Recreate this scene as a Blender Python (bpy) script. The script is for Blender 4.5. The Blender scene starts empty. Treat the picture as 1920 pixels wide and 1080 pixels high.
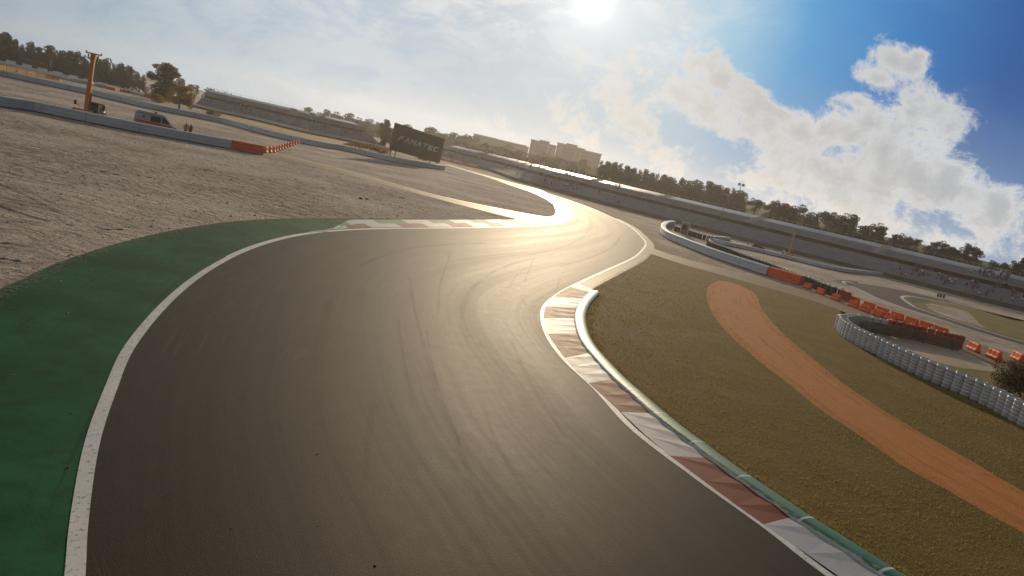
import bpy, bmesh, math, random
import numpy as np
from mathutils import Vector, Matrix, noise

rnd = random.Random(11)
nrs = np.random.RandomState(5)
scene = bpy.context.scene
C = scene.collection

# ------------------------------------------------------------------ camera model
ROLL = math.radians(12.8); FPX = 1450.0; CH = 6.3; HY = 293.0
PITCH = math.atan((540 - HY) * math.cos(ROLL) / FPX)
def ray(px, py):
    u, v = px - 960.0, 540.0 - py
    X = u * math.cos(ROLL) - v * math.sin(ROLL)
    Y = u * math.sin(ROLL) + v * math.cos(ROLL)
    return Vector((X, FPX * math.cos(PITCH) + Y * math.sin(PITCH), -FPX * math.sin(PITCH) + Y * math.cos(PITCH)))
def G(px, py, z=0.0):                      # where the photograph's point lies on the level z
    d = ray(px, py); t = (z - CH) / d.z
    return Vector((d.x * t, d.y * t))
def AT(px, py, y):                         # point at forward distance y
    d = ray(px, py); t = y / d.y
    return Vector((d.x * t, y, CH + d.z * t))
def Zat(px, py, y): return AT(px, py, y).z
def W(pts, z=0.0): return [G(a, b, z) for a, b in pts]

cd = bpy.data.cameras.new('camera'); cam = bpy.data.objects.new('camera', cd); C.objects.link(cam)
cd.sensor_width = 36; cd.lens = FPX / 1920 * 36; cd.clip_end = 6000; cd.clip_start = 0.1
_r = Vector((1, 0, 0)); _u = Vector((0, math.sin(PITCH), math.cos(PITCH))); _f = Vector((0, math.cos(PITCH), -math.sin(PITCH)))
_U = _r * math.cos(ROLL) + _u * math.sin(ROLL); _V = -_r * math.sin(ROLL) + _u * math.cos(ROLL)
_m = Matrix((_U, _V, -_f)).transposed().to_4x4(); _m.translation = (0, 0, CH)
cam.matrix_world = _m
scene.camera = cam

SUN = ray(1113, 1).normalized()
SUN_EL = math.asin(SUN.z); SUN_AZ = math.atan2(SUN.x, SUN.y)

# ------------------------------------------------------------------ helpers
def catmull(pts, n=12):
    P = [Vector(p) for p in pts]; out = []
    for i in range(len(P) - 1):
        p0 = P[i - 1] if i else P[0] * 2 - P[1]; p1 = P[i]; p2 = P[i + 1]
        p3 = P[i + 2] if i + 2 < len(P) else P[-1] * 2 - P[-2]
        t0 = 0; t1 = t0 + max(1e-6, (p1 - p0).length ** .5); t2 = t1 + max(1e-6, (p2 - p1).length ** .5); t3 = t2 + max(1e-6, (p3 - p2).length ** .5)
        for k in range(n):
            t = t1 + (t2 - t1) * k / n
            A1 = p0 * ((t1 - t) / (t1 - t0)) + p1 * ((t - t0) / (t1 - t0))
            A2 = p1 * ((t2 - t) / (t2 - t1)) + p2 * ((t - t1) / (t2 - t1))
            A3 = p2 * ((t3 - t) / (t3 - t2)) + p3 * ((t - t2) / (t3 - t2))
            B1 = A1 * ((t2 - t) / (t2 - t0)) + A2 * ((t - t0) / (t2 - t0))
            B2 = A2 * ((t3 - t) / (t3 - t1)) + A3 * ((t - t1) / (t3 - t1))
            out.append(B1 * ((t2 - t) / (t2 - t1)) + B2 * ((t - t1) / (t2 - t1)))
    out.append(P[-1]); return out
def resample(pts, step=None, n=None):
    L = [0.0]
    for a, b in zip(pts, pts[1:]): L.append(L[-1] + (b - a).length)
    if n is None: n = max(2, int(round(L[-1] / step)) + 1)
    out = []; j = 0
    for i in range(n):
        s = L[-1] * i / (n - 1)
        while j < len(pts) - 2 and L[j + 1] < s: j += 1
        k = (s - L[j]) / max(1e-9, L[j + 1] - L[j])
        out.append(pts[j].lerp(pts[j + 1], min(1, max(0, k))))
    return out
def normals2(pts):                         # unit normals to the LEFT of the path
    N = []
    for i in range(len(pts)):
        a = pts[max(0, i - 1)]; b = pts[min(len(pts) - 1, i + 1)]
        d = Vector((b.x - a.x, b.y - a.y)); d.normalize(); N.append(Vector((-d.y, d.x)))
    return N
def arclen(pts):
    L = [0.0]
    for a, b in zip(pts, pts[1:]): L.append(L[-1] + (b - a).length)
    return L

class MB:
    def __init__(s): s.v = []; s.f = []; s.mi = []; s.uv = []
    def quad(s, pts, mi=0, uv=None):
        i = len(s.v); s.v += [tuple(p) for p in pts]; s.f.append(tuple(range(i, i + len(pts)))); s.mi.append(mi)
        s.uv.append(uv or [(0, 0)] * len(pts))
    def face(s, idx, mi=0, uv=None):
        s.f.append(tuple(idx)); s.mi.append(mi); s.uv.append(uv or [(0, 0)] * len(idx))
    def box(s, c, d, M=None, mi=0, taper=1.0):
        x, y, z = d[0] / 2, d[1] / 2, d[2] / 2; i = len(s.v); c = Vector(c)
        for sz in (-1, 1):
            t = taper if sz > 0 else 1
            for sx, sy in ((-1, -1), (1, -1), (1, 1), (-1, 1)):
                p = Vector((sx * x * t, sy * y * t, sz * z))
                if M is not None: p = M @ p
                s.v.append(tuple(p + c))
        for q in ((3, 2, 1, 0), (4, 5, 6, 7), (0, 1, 5, 4), (1, 2, 6, 5), (2, 3, 7, 6), (3, 0, 4, 7)):
            s.face([i + k for k in q], mi)
    def tube(s, pts, rads, n=8, mi=0, caps=True):
        pts = [Vector(p) for p in pts]
        if not isinstance(rads, (list, tuple)): rads = [rads] * len(pts)
        rings = []
        for k, p in enumerate(pts):
            d = (pts[min(k + 1, len(pts) - 1)] - pts[max(k - 1, 0)]).normalized()
            a = d.orthogonal().normalized() if abs(d.z) > .99 else d.cross(Vector((0, 0, 1))).normalized()
            b = d.cross(a).normalized(); r = []
            for j in range(n):
                t = 2 * math.pi * j / n; q = p + (a * math.cos(t) + b * math.sin(t)) * rads[k]
                r.append(len(s.v)); s.v.append(tuple(q))
            rings.append(r)
        for r0, r1 in zip(rings, rings[1:]):
            for j in range(n): s.face([r0[j], r0[(j + 1) % n], r1[(j + 1) % n], r1[j]], mi)
        if caps: s.face(rings[0][::-1], mi); s.face(rings[-1], mi)
    def lathe(s, prof, n=16, c=(0, 0, 0), mi=0, cap=True):
        rings = []
        for r, z in prof:
            g = []
            for j in range(n):
                t = 2 * math.pi * j / n; g.append(len(s.v)); s.v.append((c[0] + r * math.cos(t), c[1] + r * math.sin(t), c[2] + z))
            rings.append(g)
        for k, (a, b) in enumerate(zip(rings, rings[1:])):
            m = mi[k] if isinstance(mi, (list, tuple)) else mi
            for j in range(n): s.face([a[j], a[(j + 1) % n], b[(j + 1) % n], b[j]], m)
        if cap: s.face(rings[-1], mi[-1] if isinstance(mi, (list, tuple)) else mi)
    def sweep(s, path, prof, closed=True, mi=0, caps=True, z0=0.0):
        """path: 2-D points; prof: (offset to the left, z) ; uv = metres along, metres round."""
        N = normals2(path); L = arclen(path); pl = [0.0]
        pp = list(prof) + ([prof[0]] if closed else [])
        for a, b in zip(pp, pp[1:]): pl.append(pl[-1] + math.hypot(b[0] - a[0], b[1] - a[1]))
        base = len(s.v); m = len(prof)
        for p, nn in zip(path, N):
            for o, z in prof: s.v.append((p.x + nn.x * o, p.y + nn.y * o, z + z0))
        for i in range(len(path) - 1):
            for j in range(len(pp) - 1):
                k = (j + 1) % m
                mm = mi[j] if isinstance(mi, (list, tuple)) else mi
                s.face([base + i * m + j, base + (i + 1) * m + j, base + (i + 1) * m + k, base + i * m + k], mm,
                       [(L[i], pl[j]), (L[i + 1], pl[j]), (L[i + 1], pl[j + 1]), (L[i], pl[j + 1])])
        if closed and caps:
            s.face([base + j for j in range(m)], mi if not isinstance(mi, (list, tuple)) else mi[0])
            e = base + (len(path) - 1) * m
            s.face([e + j for j in range(m)][::-1], mi if not isinstance(mi, (list, tuple)) else mi[0])
    def mesh(s, name, mats, smooth=False, recalc=True):
        me = bpy.data.meshes.new(name); me.from_pydata(s.v, [], s.f)
        if not isinstance(mats, (list, tuple)): mats = [mats]
        for m in mats: me.materials.append(m)
        me.polygons.foreach_set('material_index', s.mi)
        uvl = me.uv_layers.new(name='UVMap'); flat = [c for f in s.uv for p in f for c in p]
        uvl.data.foreach_set('uv', flat)
        if recalc:
            bm = bmesh.new(); bm.from_mesh(me); bmesh.ops.recalc_face_normals(bm, faces=bm.faces); bm.to_mesh(me); bm.free()
        if smooth: me.polygons.foreach_set('use_smooth', [True] * len(me.polygons))
        me.update(); return me
    def build(s, name, mats, parent=None, smooth=False, recalc=True, bevel=0):
        o = bpy.data.objects.new(name, s.mesh(name, mats, smooth, recalc)); C.objects.link(o)
        if parent is not None: o.parent = parent
        if bevel:
            md = o.modifiers.new('edge', 'BEVEL'); md.width = bevel; md.segments = 2; md.limit_method = 'ANGLE'
        return o

def tag(o, label=None, cat=None, group=None, kind=None):
    if label: o['label'] = label
    if cat: o['category'] = cat
    if group: o['group'] = group
    if kind: o['kind'] = kind
    return o
def thing(name, label, cat, loc=(0, 0, 0), rz=0, group=None):
    o = bpy.data.objects.new(name, None); C.objects.link(o); o.empty_display_size = .2
    o.location = loc; o.rotation_euler = (0, 0, rz); return tag(o, label, cat, group)
KIDS = {}
def copy_tree(o, parent=None):
    c = o.copy(); C.objects.link(c)
    if parent is not None: c.parent = parent
    for ch in list(o.children): copy_tree(ch, c)
    return c

def sheet(name, pts, z, m, kind='structure', jit=0.0, flip=False):
    """flat polygon on the ground."""
    P = [Vector((p.x, p.y)) for p in pts]
    bm = bmesh.new(); vs = [bm.verts.new((p.x, p.y, z)) for p in P]
    f = bm.faces.new(vs); bmesh.ops.triangulate(bm, faces=[f], ngon_method='EAR_CLIP')
    bmesh.ops.recalc_face_normals(bm, faces=bm.faces)
    for f in bm.faces:
        if f.normal.z < 0: f.normal_flip()
    me = bpy.data.meshes.new(name); bm.to_mesh(me); bm.free(); me.materials.append(m)
    o = bpy.data.objects.new(name, me); C.objects.link(o)
    if kind: o['kind'] = kind
    return o
def ribbon(name, A, B, z, m, cols=1, kind='structure', zf=None, width=None):
    """strip between two polylines of the same length; uv = (metres across, metres along)."""
    mb = MB(); mid = [(a + b) / 2 for a, b in zip(A, B)]; L = arclen(mid)
    for i, (a, b) in enumerate(zip(A, B)):
        for k in range(cols + 1):
            p = a.lerp(b, k / cols); mb.v.append((p.x, p.y, z + (zf(k / cols) if zf else 0)))
    w = width or 1.0
    for i in range(len(A) - 1):
        for k in range(cols):
            q = [i * (cols + 1) + k, i * (cols + 1) + k + 1, (i + 1) * (cols + 1) + k + 1, (i + 1) * (cols + 1) + k]
            mb.face(q, 0, [(k / cols * w, L[i]), ((k + 1) / cols * w, L[i]), ((k + 1) / cols * w, L[i + 1]), (k / cols * w, L[i + 1])])
    o = mb.build(name, m)
    for p in o.data.polygons:
        if p.normal.z < 0: o.data.flip_normals(); break
    if kind: o['kind'] = kind
    return o
def jitter(pts, amp, scale=1.0, seed=0.0):
    N = normals2(pts); out = []
    for p, n in zip(pts, N):
        k = noise.noise((p.x * scale, p.y * scale, seed)) + .6 * noise.noise((p.x * scale * 3.1, p.y * scale * 3.1, seed + 4))
        out.append(p + n * k * amp)
    return out

# ------------------------------------------------------------------ materials
class NT:
    def __init__(s, m): s.t = m.node_tree; s.n = s.t.nodes; s.l = s.t.links
    def add(s, typ, **kw):
        nd = s.n.new(typ); ins = kw.pop('ins', {})
        for k, v in kw.items(): setattr(nd, k, v)
        for k, v in ins.items(): s.set(nd, k, v)
        return nd
    def set(s, nd, k, v):
        sk = nd.inputs[k]
        if isinstance(v, bpy.types.NodeSocket): s.l.new(v, sk)
        elif isinstance(v, bpy.types.Node): s.l.new(v.outputs[0], sk)
        else:
            if sk.type == 'RGBA' and len(v) == 3: v = (*v, 1)
            sk.default_value = v
    def math(s, op, a, b=0.0, c=0.0, clamp=False):
        nd = s.add('ShaderNodeMath', operation=op, use_clamp=clamp)
        for i, v in enumerate((a, b, c)): s.set(nd, i, v)
        return nd.outputs[0]
    def vmath(s, op, a, b=(0, 0, 0)):
        nd = s.add('ShaderNodeVectorMath', operation=op); s.set(nd, 0, a); s.set(nd, 1, b); return nd.outputs[0]
    def mix(s, fac, a, b, blend='MIX', clamp=False):
        nd = s.add('ShaderNodeMix', data_type='RGBA', blend_type=blend, clamp_result=clamp)
        s.set(nd, 0, fac); s.set(nd, 6, a); s.set(nd, 7, b); return nd.outputs[2]
    def noise(s, vec, scale, detail=4, rough=.55, dist=0.0):
        nd = s.add('ShaderNodeTexNoise'); s.set(nd, 'Vector', vec); s.set(nd, 'Scale', scale); s.set(nd, 'Detail', detail)
        s.set(nd, 'Roughness', rough); s.set(nd, 'Distortion', dist); return nd.outputs['Fac']
    def ss(s, x, a, b):                    # smoothstep a..b
        nd = s.add('ShaderNodeMapRange', interpolation_type='SMOOTHSTEP', clamp=True)
        s.set(nd, 'Value', x); s.set(nd, 'From Min', a); s.set(nd, 'From Max', b); return nd.outputs[0]
    def lin(s, x, a, b, c=0.0, d=1.0):
        nd = s.add('ShaderNodeMapRange', clamp=True); s.set(nd, 'Value', x); s.set(nd, 'From Min', a); s.set(nd, 'From Max', b)
        s.set(nd, 'To Min', c); s.set(nd, 'To Max', d); return nd.outputs[0]
    def scale(s, vec, v): return s.vmath('MULTIPLY', vec, v)
    def bump(s, h, strength, dist, normal=None):
        nd = s.add('ShaderNodeBump'); s.set(nd, 'Height', h); s.set(nd, 'Strength', strength); s.set(nd, 'Distance', dist)
        if normal is not None: s.set(nd, 'Normal', normal)
        return nd.outputs[0]
def newmat(name):
    m = bpy.data.materials.new(name); m.use_nodes = True
    t = NT(m); b = t.n['Principled BSDF']; return m, t, b
def obj_co(t): return t.add('ShaderNodeTexCoord').outputs['Object']
def uv_co(t): return t.add('ShaderNodeTexCoord').outputs['UV']
def simple(name, c1, c2=None, scale=3.0, rough=.7, metal=0.0, bump=0.0, bscale=None, spec=.4, stretch=None, dirt=None):
    m, t, b = newmat(name); co = obj_co(t)
    if stretch: co = t.scale(co, stretch)
    c2 = c2 or tuple(x * .75 for x in c1)
    n = t.noise(co, scale, 5, .6)
    col = t.mix(t.ss(n, .3, .7), c1, c2)
    if dirt:
        n2 = t.noise(co, scale * 4.3, 6, .65); col = t.mix(t.math('MULTIPLY', t.ss(n2, .52, .72), dirt[1]), col, dirt[0])
    t.set(b, 'Base Color', col); t.set(b, 'Roughness', t.lin(n, .2, .8, rough - .08, min(1, rough + .08))); t.set(b, 'Metallic', metal)
    t.set(b, 'Specular IOR Level', spec)
    if bump: t.set(b, 'Normal', t.bump(t.noise(co, bscale or scale * 6, 5, .6), bump, .03))
    return m
HAZE = 0.00022
EXPO = -0.45
# ------------------------------------------------------------------ ground materials
def make_asphalt(name, tint=(1, 1, 1), lines=True, base=.024, rough=.67):
    m, t, b = newmat(name); co = obj_co(t); uv = uv_co(t)
    sep = t.add('ShaderNodeSeparateXYZ', ins={0: uv}); u, v = sep.outputs[0], sep.outputs[1]
    fine = t.noise(co, 34, 3, .7); med = t.noise(co, 2.1, 4, .6); big = t.noise(co, .16, 3, .5)
    agg = t.add('ShaderNodeTexVoronoi'); t.set(agg, 'Vector', co); t.set(agg, 'Scale', 55)
    k = t.math('ADD', t.lin(fine, .25, .75, .62, 1.38), t.lin(med, .3, .7, -.12, .12))
    k = t.math('MULTIPLY', k, t.lin(big, .3, .7, .84, 1.16))
    if lines:
        wu = t.math('ADD', u, t.math('MULTIPLY', t.noise(t.scale(uv, (.015, .03, 1)), 1.0, 2), 2.4))
        wv = t.add('ShaderNodeCombineXYZ', ins={0: t.math('MULTIPLY', wu, .42), 1: t.math('MULTIPLY', v, .012)})
        st = t.noise(wv, 1.3, 3, .5)
        wv2 = t.add('ShaderNodeCombineXYZ', ins={0: t.math('MULTIPLY', wu, 3.4), 1: t.math('MULTIPLY', v, .03)})
        st2 = t.noise(wv2, 1.5, 5, .66)
        streak = t.math('MULTIPLY', t.ss(st, .36, .62), .8)
        k = t.math('MULTIPLY', k, t.lin(streak, 0, .8, 1.14, .74))
        k = t.math('MULTIPLY', k, t.lin(st2, .25, .75, .86, 1.14))
        # pale scuffs left by sliding tyres
        wv3 = t.add('ShaderNodeCombineXYZ', ins={0: t.math('ADD', t.math('MULTIPLY', u, 1.4), t.math('MULTIPLY', t.noise(t.scale(uv, (.06, .05, 1)), 1.0, 1), 11.0)), 1: t.math('MULTIPLY', v, .06)})
        sc = t.noise(wv3, 3.2, 3, .55)
        scuff = t.math('MULTIPLY', t.math('MULTIPLY', t.ss(sc, .585, .605), t.math('SUBTRACT', 1, t.ss(sc, .61, .64))), t.ss(t.noise(co, .13, 3), .48, .62))
    col = t.mix(1.0, (base * 1.36 * tint[0], base * 1.0 * tint[1], base * .66 * tint[2]), t.add('ShaderNodeCombineXYZ', ins={0: k, 1: k, 2: k}), 'MULTIPLY')
    pale = t.math('MULTIPLY', t.ss(t.noise(co, 61, 2, .6), .66, .74), .35)
    col = t.mix(pale, col, (.11, .095, .075))
    rg = t.lin(med, .2, .8, rough - .015, rough + .02)
    if lines:
        col = t.mix(t.math('MULTIPLY', scuff, .2), col, (.15, .13, .1))
        rg = t.math('ADD', rg, t.lin(streak, 0, .8, .012, -.015)); rg = t.math('ADD', rg, t.lin(st2, .25, .75, .02, -.02))
    t.set(b, 'Base Color', col); t.set(b, 'Roughness', rg); t.set(b, 'Specular IOR Level', .07); t.set(b, 'Specular Tint', (1, .81, .56))
    h = t.math('ADD', t.math('MULTIPLY', agg.outputs[0], .6), t.math('MULTIPLY', fine, .8))
    t.set(b, 'Normal', t.bump(h, .32, .012)); return m
M_asphalt = make_asphalt('asphalt')
M_asphalt_old = make_asphalt('pale asphalt', (1, .96, .9), False, .1, .6)
M_concrete = make_asphalt('grey concrete', (.95, 1, 1.05), False, .3, .7)

def make_gravel():
    m, t, b = newmat('gravel'); co = obj_co(t)
    c2 = t.scale(co, (1.0, 1.0, 0)); warp = t.vmath('ADD', c2, t.scale(t.add('ShaderNodeTexNoise', ins={'Vector': c2, 'Scale': .35}).outputs[1], (2.4, 2.4, 0)))
    a = t.noise(t.scale(warp, (.85, 1.25, 1)), 1.15, 6, .6); f = t.noise(c2, 7.5, 4, .65); big = t.noise(c2, .09, 4, .55)
    rake = t.add('ShaderNodeTexWave', wave_type='BANDS', bands_direction='DIAGONAL')
    t.set(rake, 'Vector', t.vmath('ADD', t.scale(c2, (1.0, .75, 0)), t.scale(t.add('ShaderNodeTexNoise', ins={'Vector': c2, 'Scale': .12}).outputs[1], (5, 5, 0)))); t.set(rake, 'Scale', .85); t.set(rake, 'Distortion', 1.6); t.set(rake, 'Detail', 2); t.set(rake, 'Detail Scale', 1.5)
    msk = t.ss(t.noise(c2, .05, 2), .42, .6)
    h = t.math('ADD', t.math('MULTIPLY', a, .8), t.math('MULTIPLY', f, .16))
    h = t.math('ADD', h, t.math('MULTIPLY', t.math('MULTIPLY', rake.outputs[1], msk), .07))
    col = t.mix(t.ss(a, .34, .66), (.215, .172, .145), (.54, .445, .375))  # ripple shade and highlights put into the colour: hollows darker, crests paler
    col = t.mix(t.ss(big, .38, .66), col, (.6, .505, .43)); col = t.mix(t.math('MULTIPLY', t.ss(f, .42, .7), .4), col, (.08, .06, .05))
    t.set(b, 'Base Color', col); t.set(b, 'Roughness', .95); t.set(b, 'Specular IOR Level', .1)
    t.set(b, 'Normal', t.bump(h, 1.0, 1.1)); return m
M_gravel = make_gravel()

def make_grass(name, c1, c2, c3, bs=.05):
    m, t, b = newmat(name); co = obj_co(t)
    a = t.noise(co, .35, 4, .6); f = t.noise(co, 9, 5, .7); g = t.noise(co, 2.2, 4, .6)
    col = t.mix(t.ss(f, .3, .7), c1, c2); col = t.mix(t.math('MULTIPLY', t.ss(a, .35, .7), .7), col, c3)
    col = t.mix(t.math('MULTIPLY', t.ss(g, .5, .75), .45), col, c1)
    t.set(b, 'Base Color', col); t.set(b, 'Roughness', .9); t.set(b, 'Specular IOR Level', .07)
    t.set(b, 'Normal', t.bump(t.math('ADD', f, t.math('MULTIPLY', g, .5)), .8, bs)); return m
M_grass = make_grass('mown grass', (.09, .06, .013), (.17, .118, .028), (.18, .12, .038))
M_drygrass = make_grass('dry grass', (.12, .105, .03), (.2, .165, .05), (.24, .18, .06))
M_hill = make_grass('hill scrub', (.05, .055, .02), (.11, .1, .04), (.16, .13, .06), .4)
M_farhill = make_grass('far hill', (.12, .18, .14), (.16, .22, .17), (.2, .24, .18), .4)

def make_paint(name, c, c2, wear, wscale=9.0, rough=.5, bstr=.25, under=(.06, .053, .045), spec=.5):
    m, t, b = newmat(name); co = obj_co(t)
    f = t.noise(co, 34, 3, .7); w = t.noise(co, wscale, 6, .72); big = t.noise(co, .35, 4, .6); mot = t.noise(co, 1.7, 5, .65)
    col = t.mix(t.ss(big, .32, .68), c, c2)
    col = t.mix(t.math('MULTIPLY', t.ss(mot, .5, .75), .35), col, tuple(x * .55 for x in c))
    col = t.mix(t.math('MULTIPLY', t.ss(t.math('ADD', w, t.math('MULTIPLY', t.math('SUBTRACT', f, .5), .5)), 1 - wear, 1.12 - wear), .85), col, under)
    t.set(b, 'Base Color', col); t.set(b, 'Roughness', t.lin(mot, .2, .8, rough - .06, rough + .08)); t.set(b, 'Specular IOR Level', spec)
    t.set(b, 'Normal', t.bump(t.math('ADD', f, t.math('MULTIPLY', t.noise(co, 90, 2), .5)), bstr, .012)); return m
M_green = make_paint('green paint', (.011, .08, .027), (.016, .1, .035), .34, 5.0, .7, .5, (.05, .07, .035), .12)
M_white = make_paint('white line paint', (.5, .48, .45), (.6, .58, .54), .45, 12.0, .6, .3)
M_kred = make_paint('kerb red', (.14, .022, .008), (.19, .034, .013), .34, 3.0, .66, .3, (.1, .055, .038), .1)
M_kwhite = make_paint('kerb white', (.3, .305, .33), (.37, .37, .385), .4, 3.0, .6, .3, (.15, .14, .135), .22)
M_kgreen = make_paint('kerb green', (.03, .17, .08), (.04, .2, .1), .34, 5.0, .66, .3, (.2, .2, .17), .1)
M_orange_dirt = make_grass('terracotta grit', (.36, .12, .026), (.46, .165, .042), (.5, .19, .055), .02)
M_fringe = make_grass('grey grit fringe', (.1, .085, .065), (.17, .15, .125), (.12, .095, .05), .05)
M_dirt_road = make_grass('tan dirt', (.36, .22, .085), (.45, .28, .12), (.4, .26, .12), .03)

def make_terra():
    m, t, b = newmat('terracotta grit'); co = obj_co(t); uv = uv_co(t); sp = t.add('ShaderNodeSeparateXYZ', ins={0: uv}); u, v = sp.outputs[0], sp.outputs[1]
    f = t.noise(co, 16, 5, .75); g = t.noise(co, 1.3, 6, .68); big = t.noise(co, .25, 3)
    st = t.noise(t.add('ShaderNodeCombineXYZ', ins={0: t.math('ADD', t.math('MULTIPLY', u, 7), t.math('MULTIPLY', t.noise(t.scale(uv, (1, .1, 1)), 1.0, 2), 1.5)), 1: t.math('MULTIPLY', v, .06)}), 2.0, 4, .6)
    col = t.mix(t.ss(f, .28, .72), (.34, .115, .026), (.56, .215, .058)); col = t.mix(t.math('MULTIPLY', t.ss(g, .45, .72), .55), col, (.5, .22, .08)); col = t.mix(t.math('MULTIPLY', t.ss(st, .52, .7), .5), col, (.22, .075, .022))
    ed = t.math('ABSOLUTE', t.math('SUBTRACT', t.math('MULTIPLY', u, 2), 1)); col = t.mix(t.math('MULTIPLY', t.ss(t.math('ADD', ed, t.math('MULTIPLY', t.math('SUBTRACT', g, .5), 1.1)), .85, 1.15), .4), col, (.22, .13, .06))
    t.set(b, 'Base Color', col); t.set(b, 'Roughness', .92); t.set(b, 'Specular IOR Level', .1); t.set(b, 'Normal', t.bump(t.math('ADD', f, g), .8, .03)); return m
# ------------------------------------------------------------------ ground sheets
gr = MB(); gr.quad([(-900, -60, 0), (900, -60, 0), (900, 1000, 0), (-900, 1000, 0)]); tag(gr.build('ground', M_gravel), kind='structure')

PAIRS = [((160,1080),(1543,1078)),((165,987),(1433,993)),((187,833),(1300,897)),((220,730),(1183,807)),((253,653),(1110,728)),((337,553),(1057,678)),
 ((413,497),(1025,635)),((483,464),(1013,597)),((560,443),(1018,573)),((640,433.5),(1050,547)),((720,430),(1087,528)),((847,428.5),(1133,507)),
 ((943,426.5),(1187,482)),((1003,424),(1205,465)),((1044,421),(1209,456)),((1067,414),(1200,443)),((1074,406),(1177,423)),((1069,396),(1150,409)),
 ((1052,382),(1110,391)),((1030,371),(1065,374.5)),((1000,360.6),(1030,363.5)),((960.6,347.5),(1000,352)),((932,337),(960,342)),((895,326),(915,329.5)),((857,315),(872,317.5)),((830,306.5),(843,308.4))]
Lc = [Vector((7.5, -12)), Vector((2.6, -3)), Vector((-1.6, 3.6))] + [G(*a) for a, b in PAIRS]
Rc = [Vector((20, -8)), Vector((14.2, 2.2)), Vector((10.2, 8.6))] + [G(*b) for a, b in PAIRS]
LE = catmull(Lc, 14); RE = catmull(Rc, 14)
ribbon('asphalt_track', LE, RE, .016, M_asphalt, cols=6, width=12.5)
def offs(pts, d): return [p + n * d for p, n in zip(pts, normals2(pts))]
def sub(pts, a, b): return pts[a * 14:b * 14 + 1]
# darker running-off asphalt under the edges
sh = sub(LE, 3, 29)
ribbon('asphalt_shoulder', offs(sh, 1.2), offs(sh, -.5), .007, M_asphalt_old, width=3)
shR = sub(RE, 11, 20)
ribbon('asphalt_shoulder', offs(shR, .5), offs(shR, -1.1), .0075, M_asphalt_old, width=3)
# inside of the hairpin
sheet('asphalt_apron', W([(960,415),(985,411.5),(1012,407.5),(1030,406),(1039,404),(1042,396),(1037,383),(1024,374),(1003,363.5),(980,354.5),(1000,360.8),(1030,371.5),(1052,382.5),(1069,396.5),(1073,406),(1066,413.5),(1043,420.5),(1003,423.7)]), .0095, M_asphalt_old)
# green painted run-off
gpts = [G(0,543), G(123,488), G(300,437), G(467,413), G(653,409.5), G(850,412.5)]
d0 = (gpts[0] - gpts[1]).normalized()
gout = jitter(resample(catmull([gpts[0] + d0 * 34 + Vector((0, -6)), gpts[0] + d0 * 16 + Vector((0, -1.2))] + gpts, 12), step=.3), .05, 2.3)
gin = [p for p in LE if p.y < G(847, 428.5).y]
def make_green():
    m, t, b = newmat('green run-off paint'); co = obj_co(t); uv = uv_co(t); sp = t.add('ShaderNodeSeparateXYZ', ins={0: uv}); u, v = sp.outputs[0], sp.outputs[1]
    f = t.noise(co, 34, 3, .75); big = t.noise(co, .3, 5, .62); mot = t.noise(co, 1.5, 6, .7); chip = t.noise(co, 5.5, 7, .75)
    sv = t.add('ShaderNodeCombineXYZ', ins={0: t.math('ADD', t.math('MULTIPLY', u, 9), t.math('MULTIPLY', t.noise(t.scale(uv, (1, .04, 1)), 1.0, 2), 5)), 1: t.math('MULTIPLY', v, .035)})
    st = t.noise(sv, 2.2, 4, .65)
    col = t.mix(t.ss(big, .3, .7), (.006, .058, .02), (.02, .118, .05)); col = t.mix(t.math('MULTIPLY', t.ss(mot, .44, .7), .65), col, (.012, .042, .018))
    col = t.mix(t.math('MULTIPLY', t.ss(st, .54, .72), .55), col, (.01, .03, .015)); col = t.mix(t.math('MULTIPLY', t.ss(f, .52, .75), .4), col, (.035, .12, .06))
    edge = t.lin(u, .6, 1.0, 0, .3); col = t.mix(t.math('MULTIPLY', t.ss(t.math('ADD', chip, edge), .76, .86), .8), col, (.19, .15, .11))
    col = t.mix(t.math('MULTIPLY', t.ss(t.math('ADD', mot, edge), .72, .95), .5), col, (.12, .105, .07))
    t.set(b, 'Base Color', col); t.set(b, 'Roughness', .8); t.set(b, 'Specular IOR Level', .05); t.set(b, 'Normal', t.bump(t.math('ADD', f, t.math('MULTIPLY', t.noise(co, 90, 2), .5)), .6, .014)); return m
n = 260; ribbon('green_runoff', resample(gin, n=n), resample(gout, n=n), .011, make_green(), cols=8)
# white edge lines
a0 = 0; Lw = LE; n_ = len(Lw)
wl = [.42 if i < 8 * 14 else .34 for i in range(n_)]
NL = normals2(LE); NR = normals2(RE)
ribbon('white_line', [p + q * (.235 if p.y < 30 else .28) for p, q in zip(LE, NL)], LE, .021, M_white)
ribbon('white_line', RE, [p - q * .22 for p, q in zip(RE, NR)], .0215, M_white)

# left kerb: red/white row beside the line, green/white row outside it
kin = [p + q * .40 for p, q in zip(LE, NL)][int(11.4 * 14):17 * 14 + 1]
kout = resample(catmull(W([(612,436),(640,421),(657,413.6),(720,413),(847,412.8),(940,412.4),(985,411.5),(1012,409)]), 12), n=len(kin))
kin = resample(kin, n=len(kin))
kin = resample(kin, step=1.0); kout = resample(kout, n=len(kin))
kb = MB()
for row, (f0, f1, cols) in enumerate(((0.0, .5, (M_kred, M_kwhite)), (.5, 1.0, (M_kgreen, M_kwhite)))):
    for i in range(len(kin) - 1):
        def pt(j, f): 
            jj = min(len(kin) - 1, j); p = kin[jj].lerp(kout[jj], f); return (p.x, p.y, .022 + .02 * f)
        s = ((i + (2 if row else 0)) // 4) % 2
        kb.quad([pt(i, f0), pt(i + 1, f0), pt(i + 1, f1), pt(i, f1)], (0 if i > 4 and s else (1 if row == 0 else 1)) if row == 0 else (2 if s and i > 3 else 1))
o = kb.build('painted_kerb', [M_kred, M_kwhite, M_kgreen]); o['kind'] = 'structure'
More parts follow.
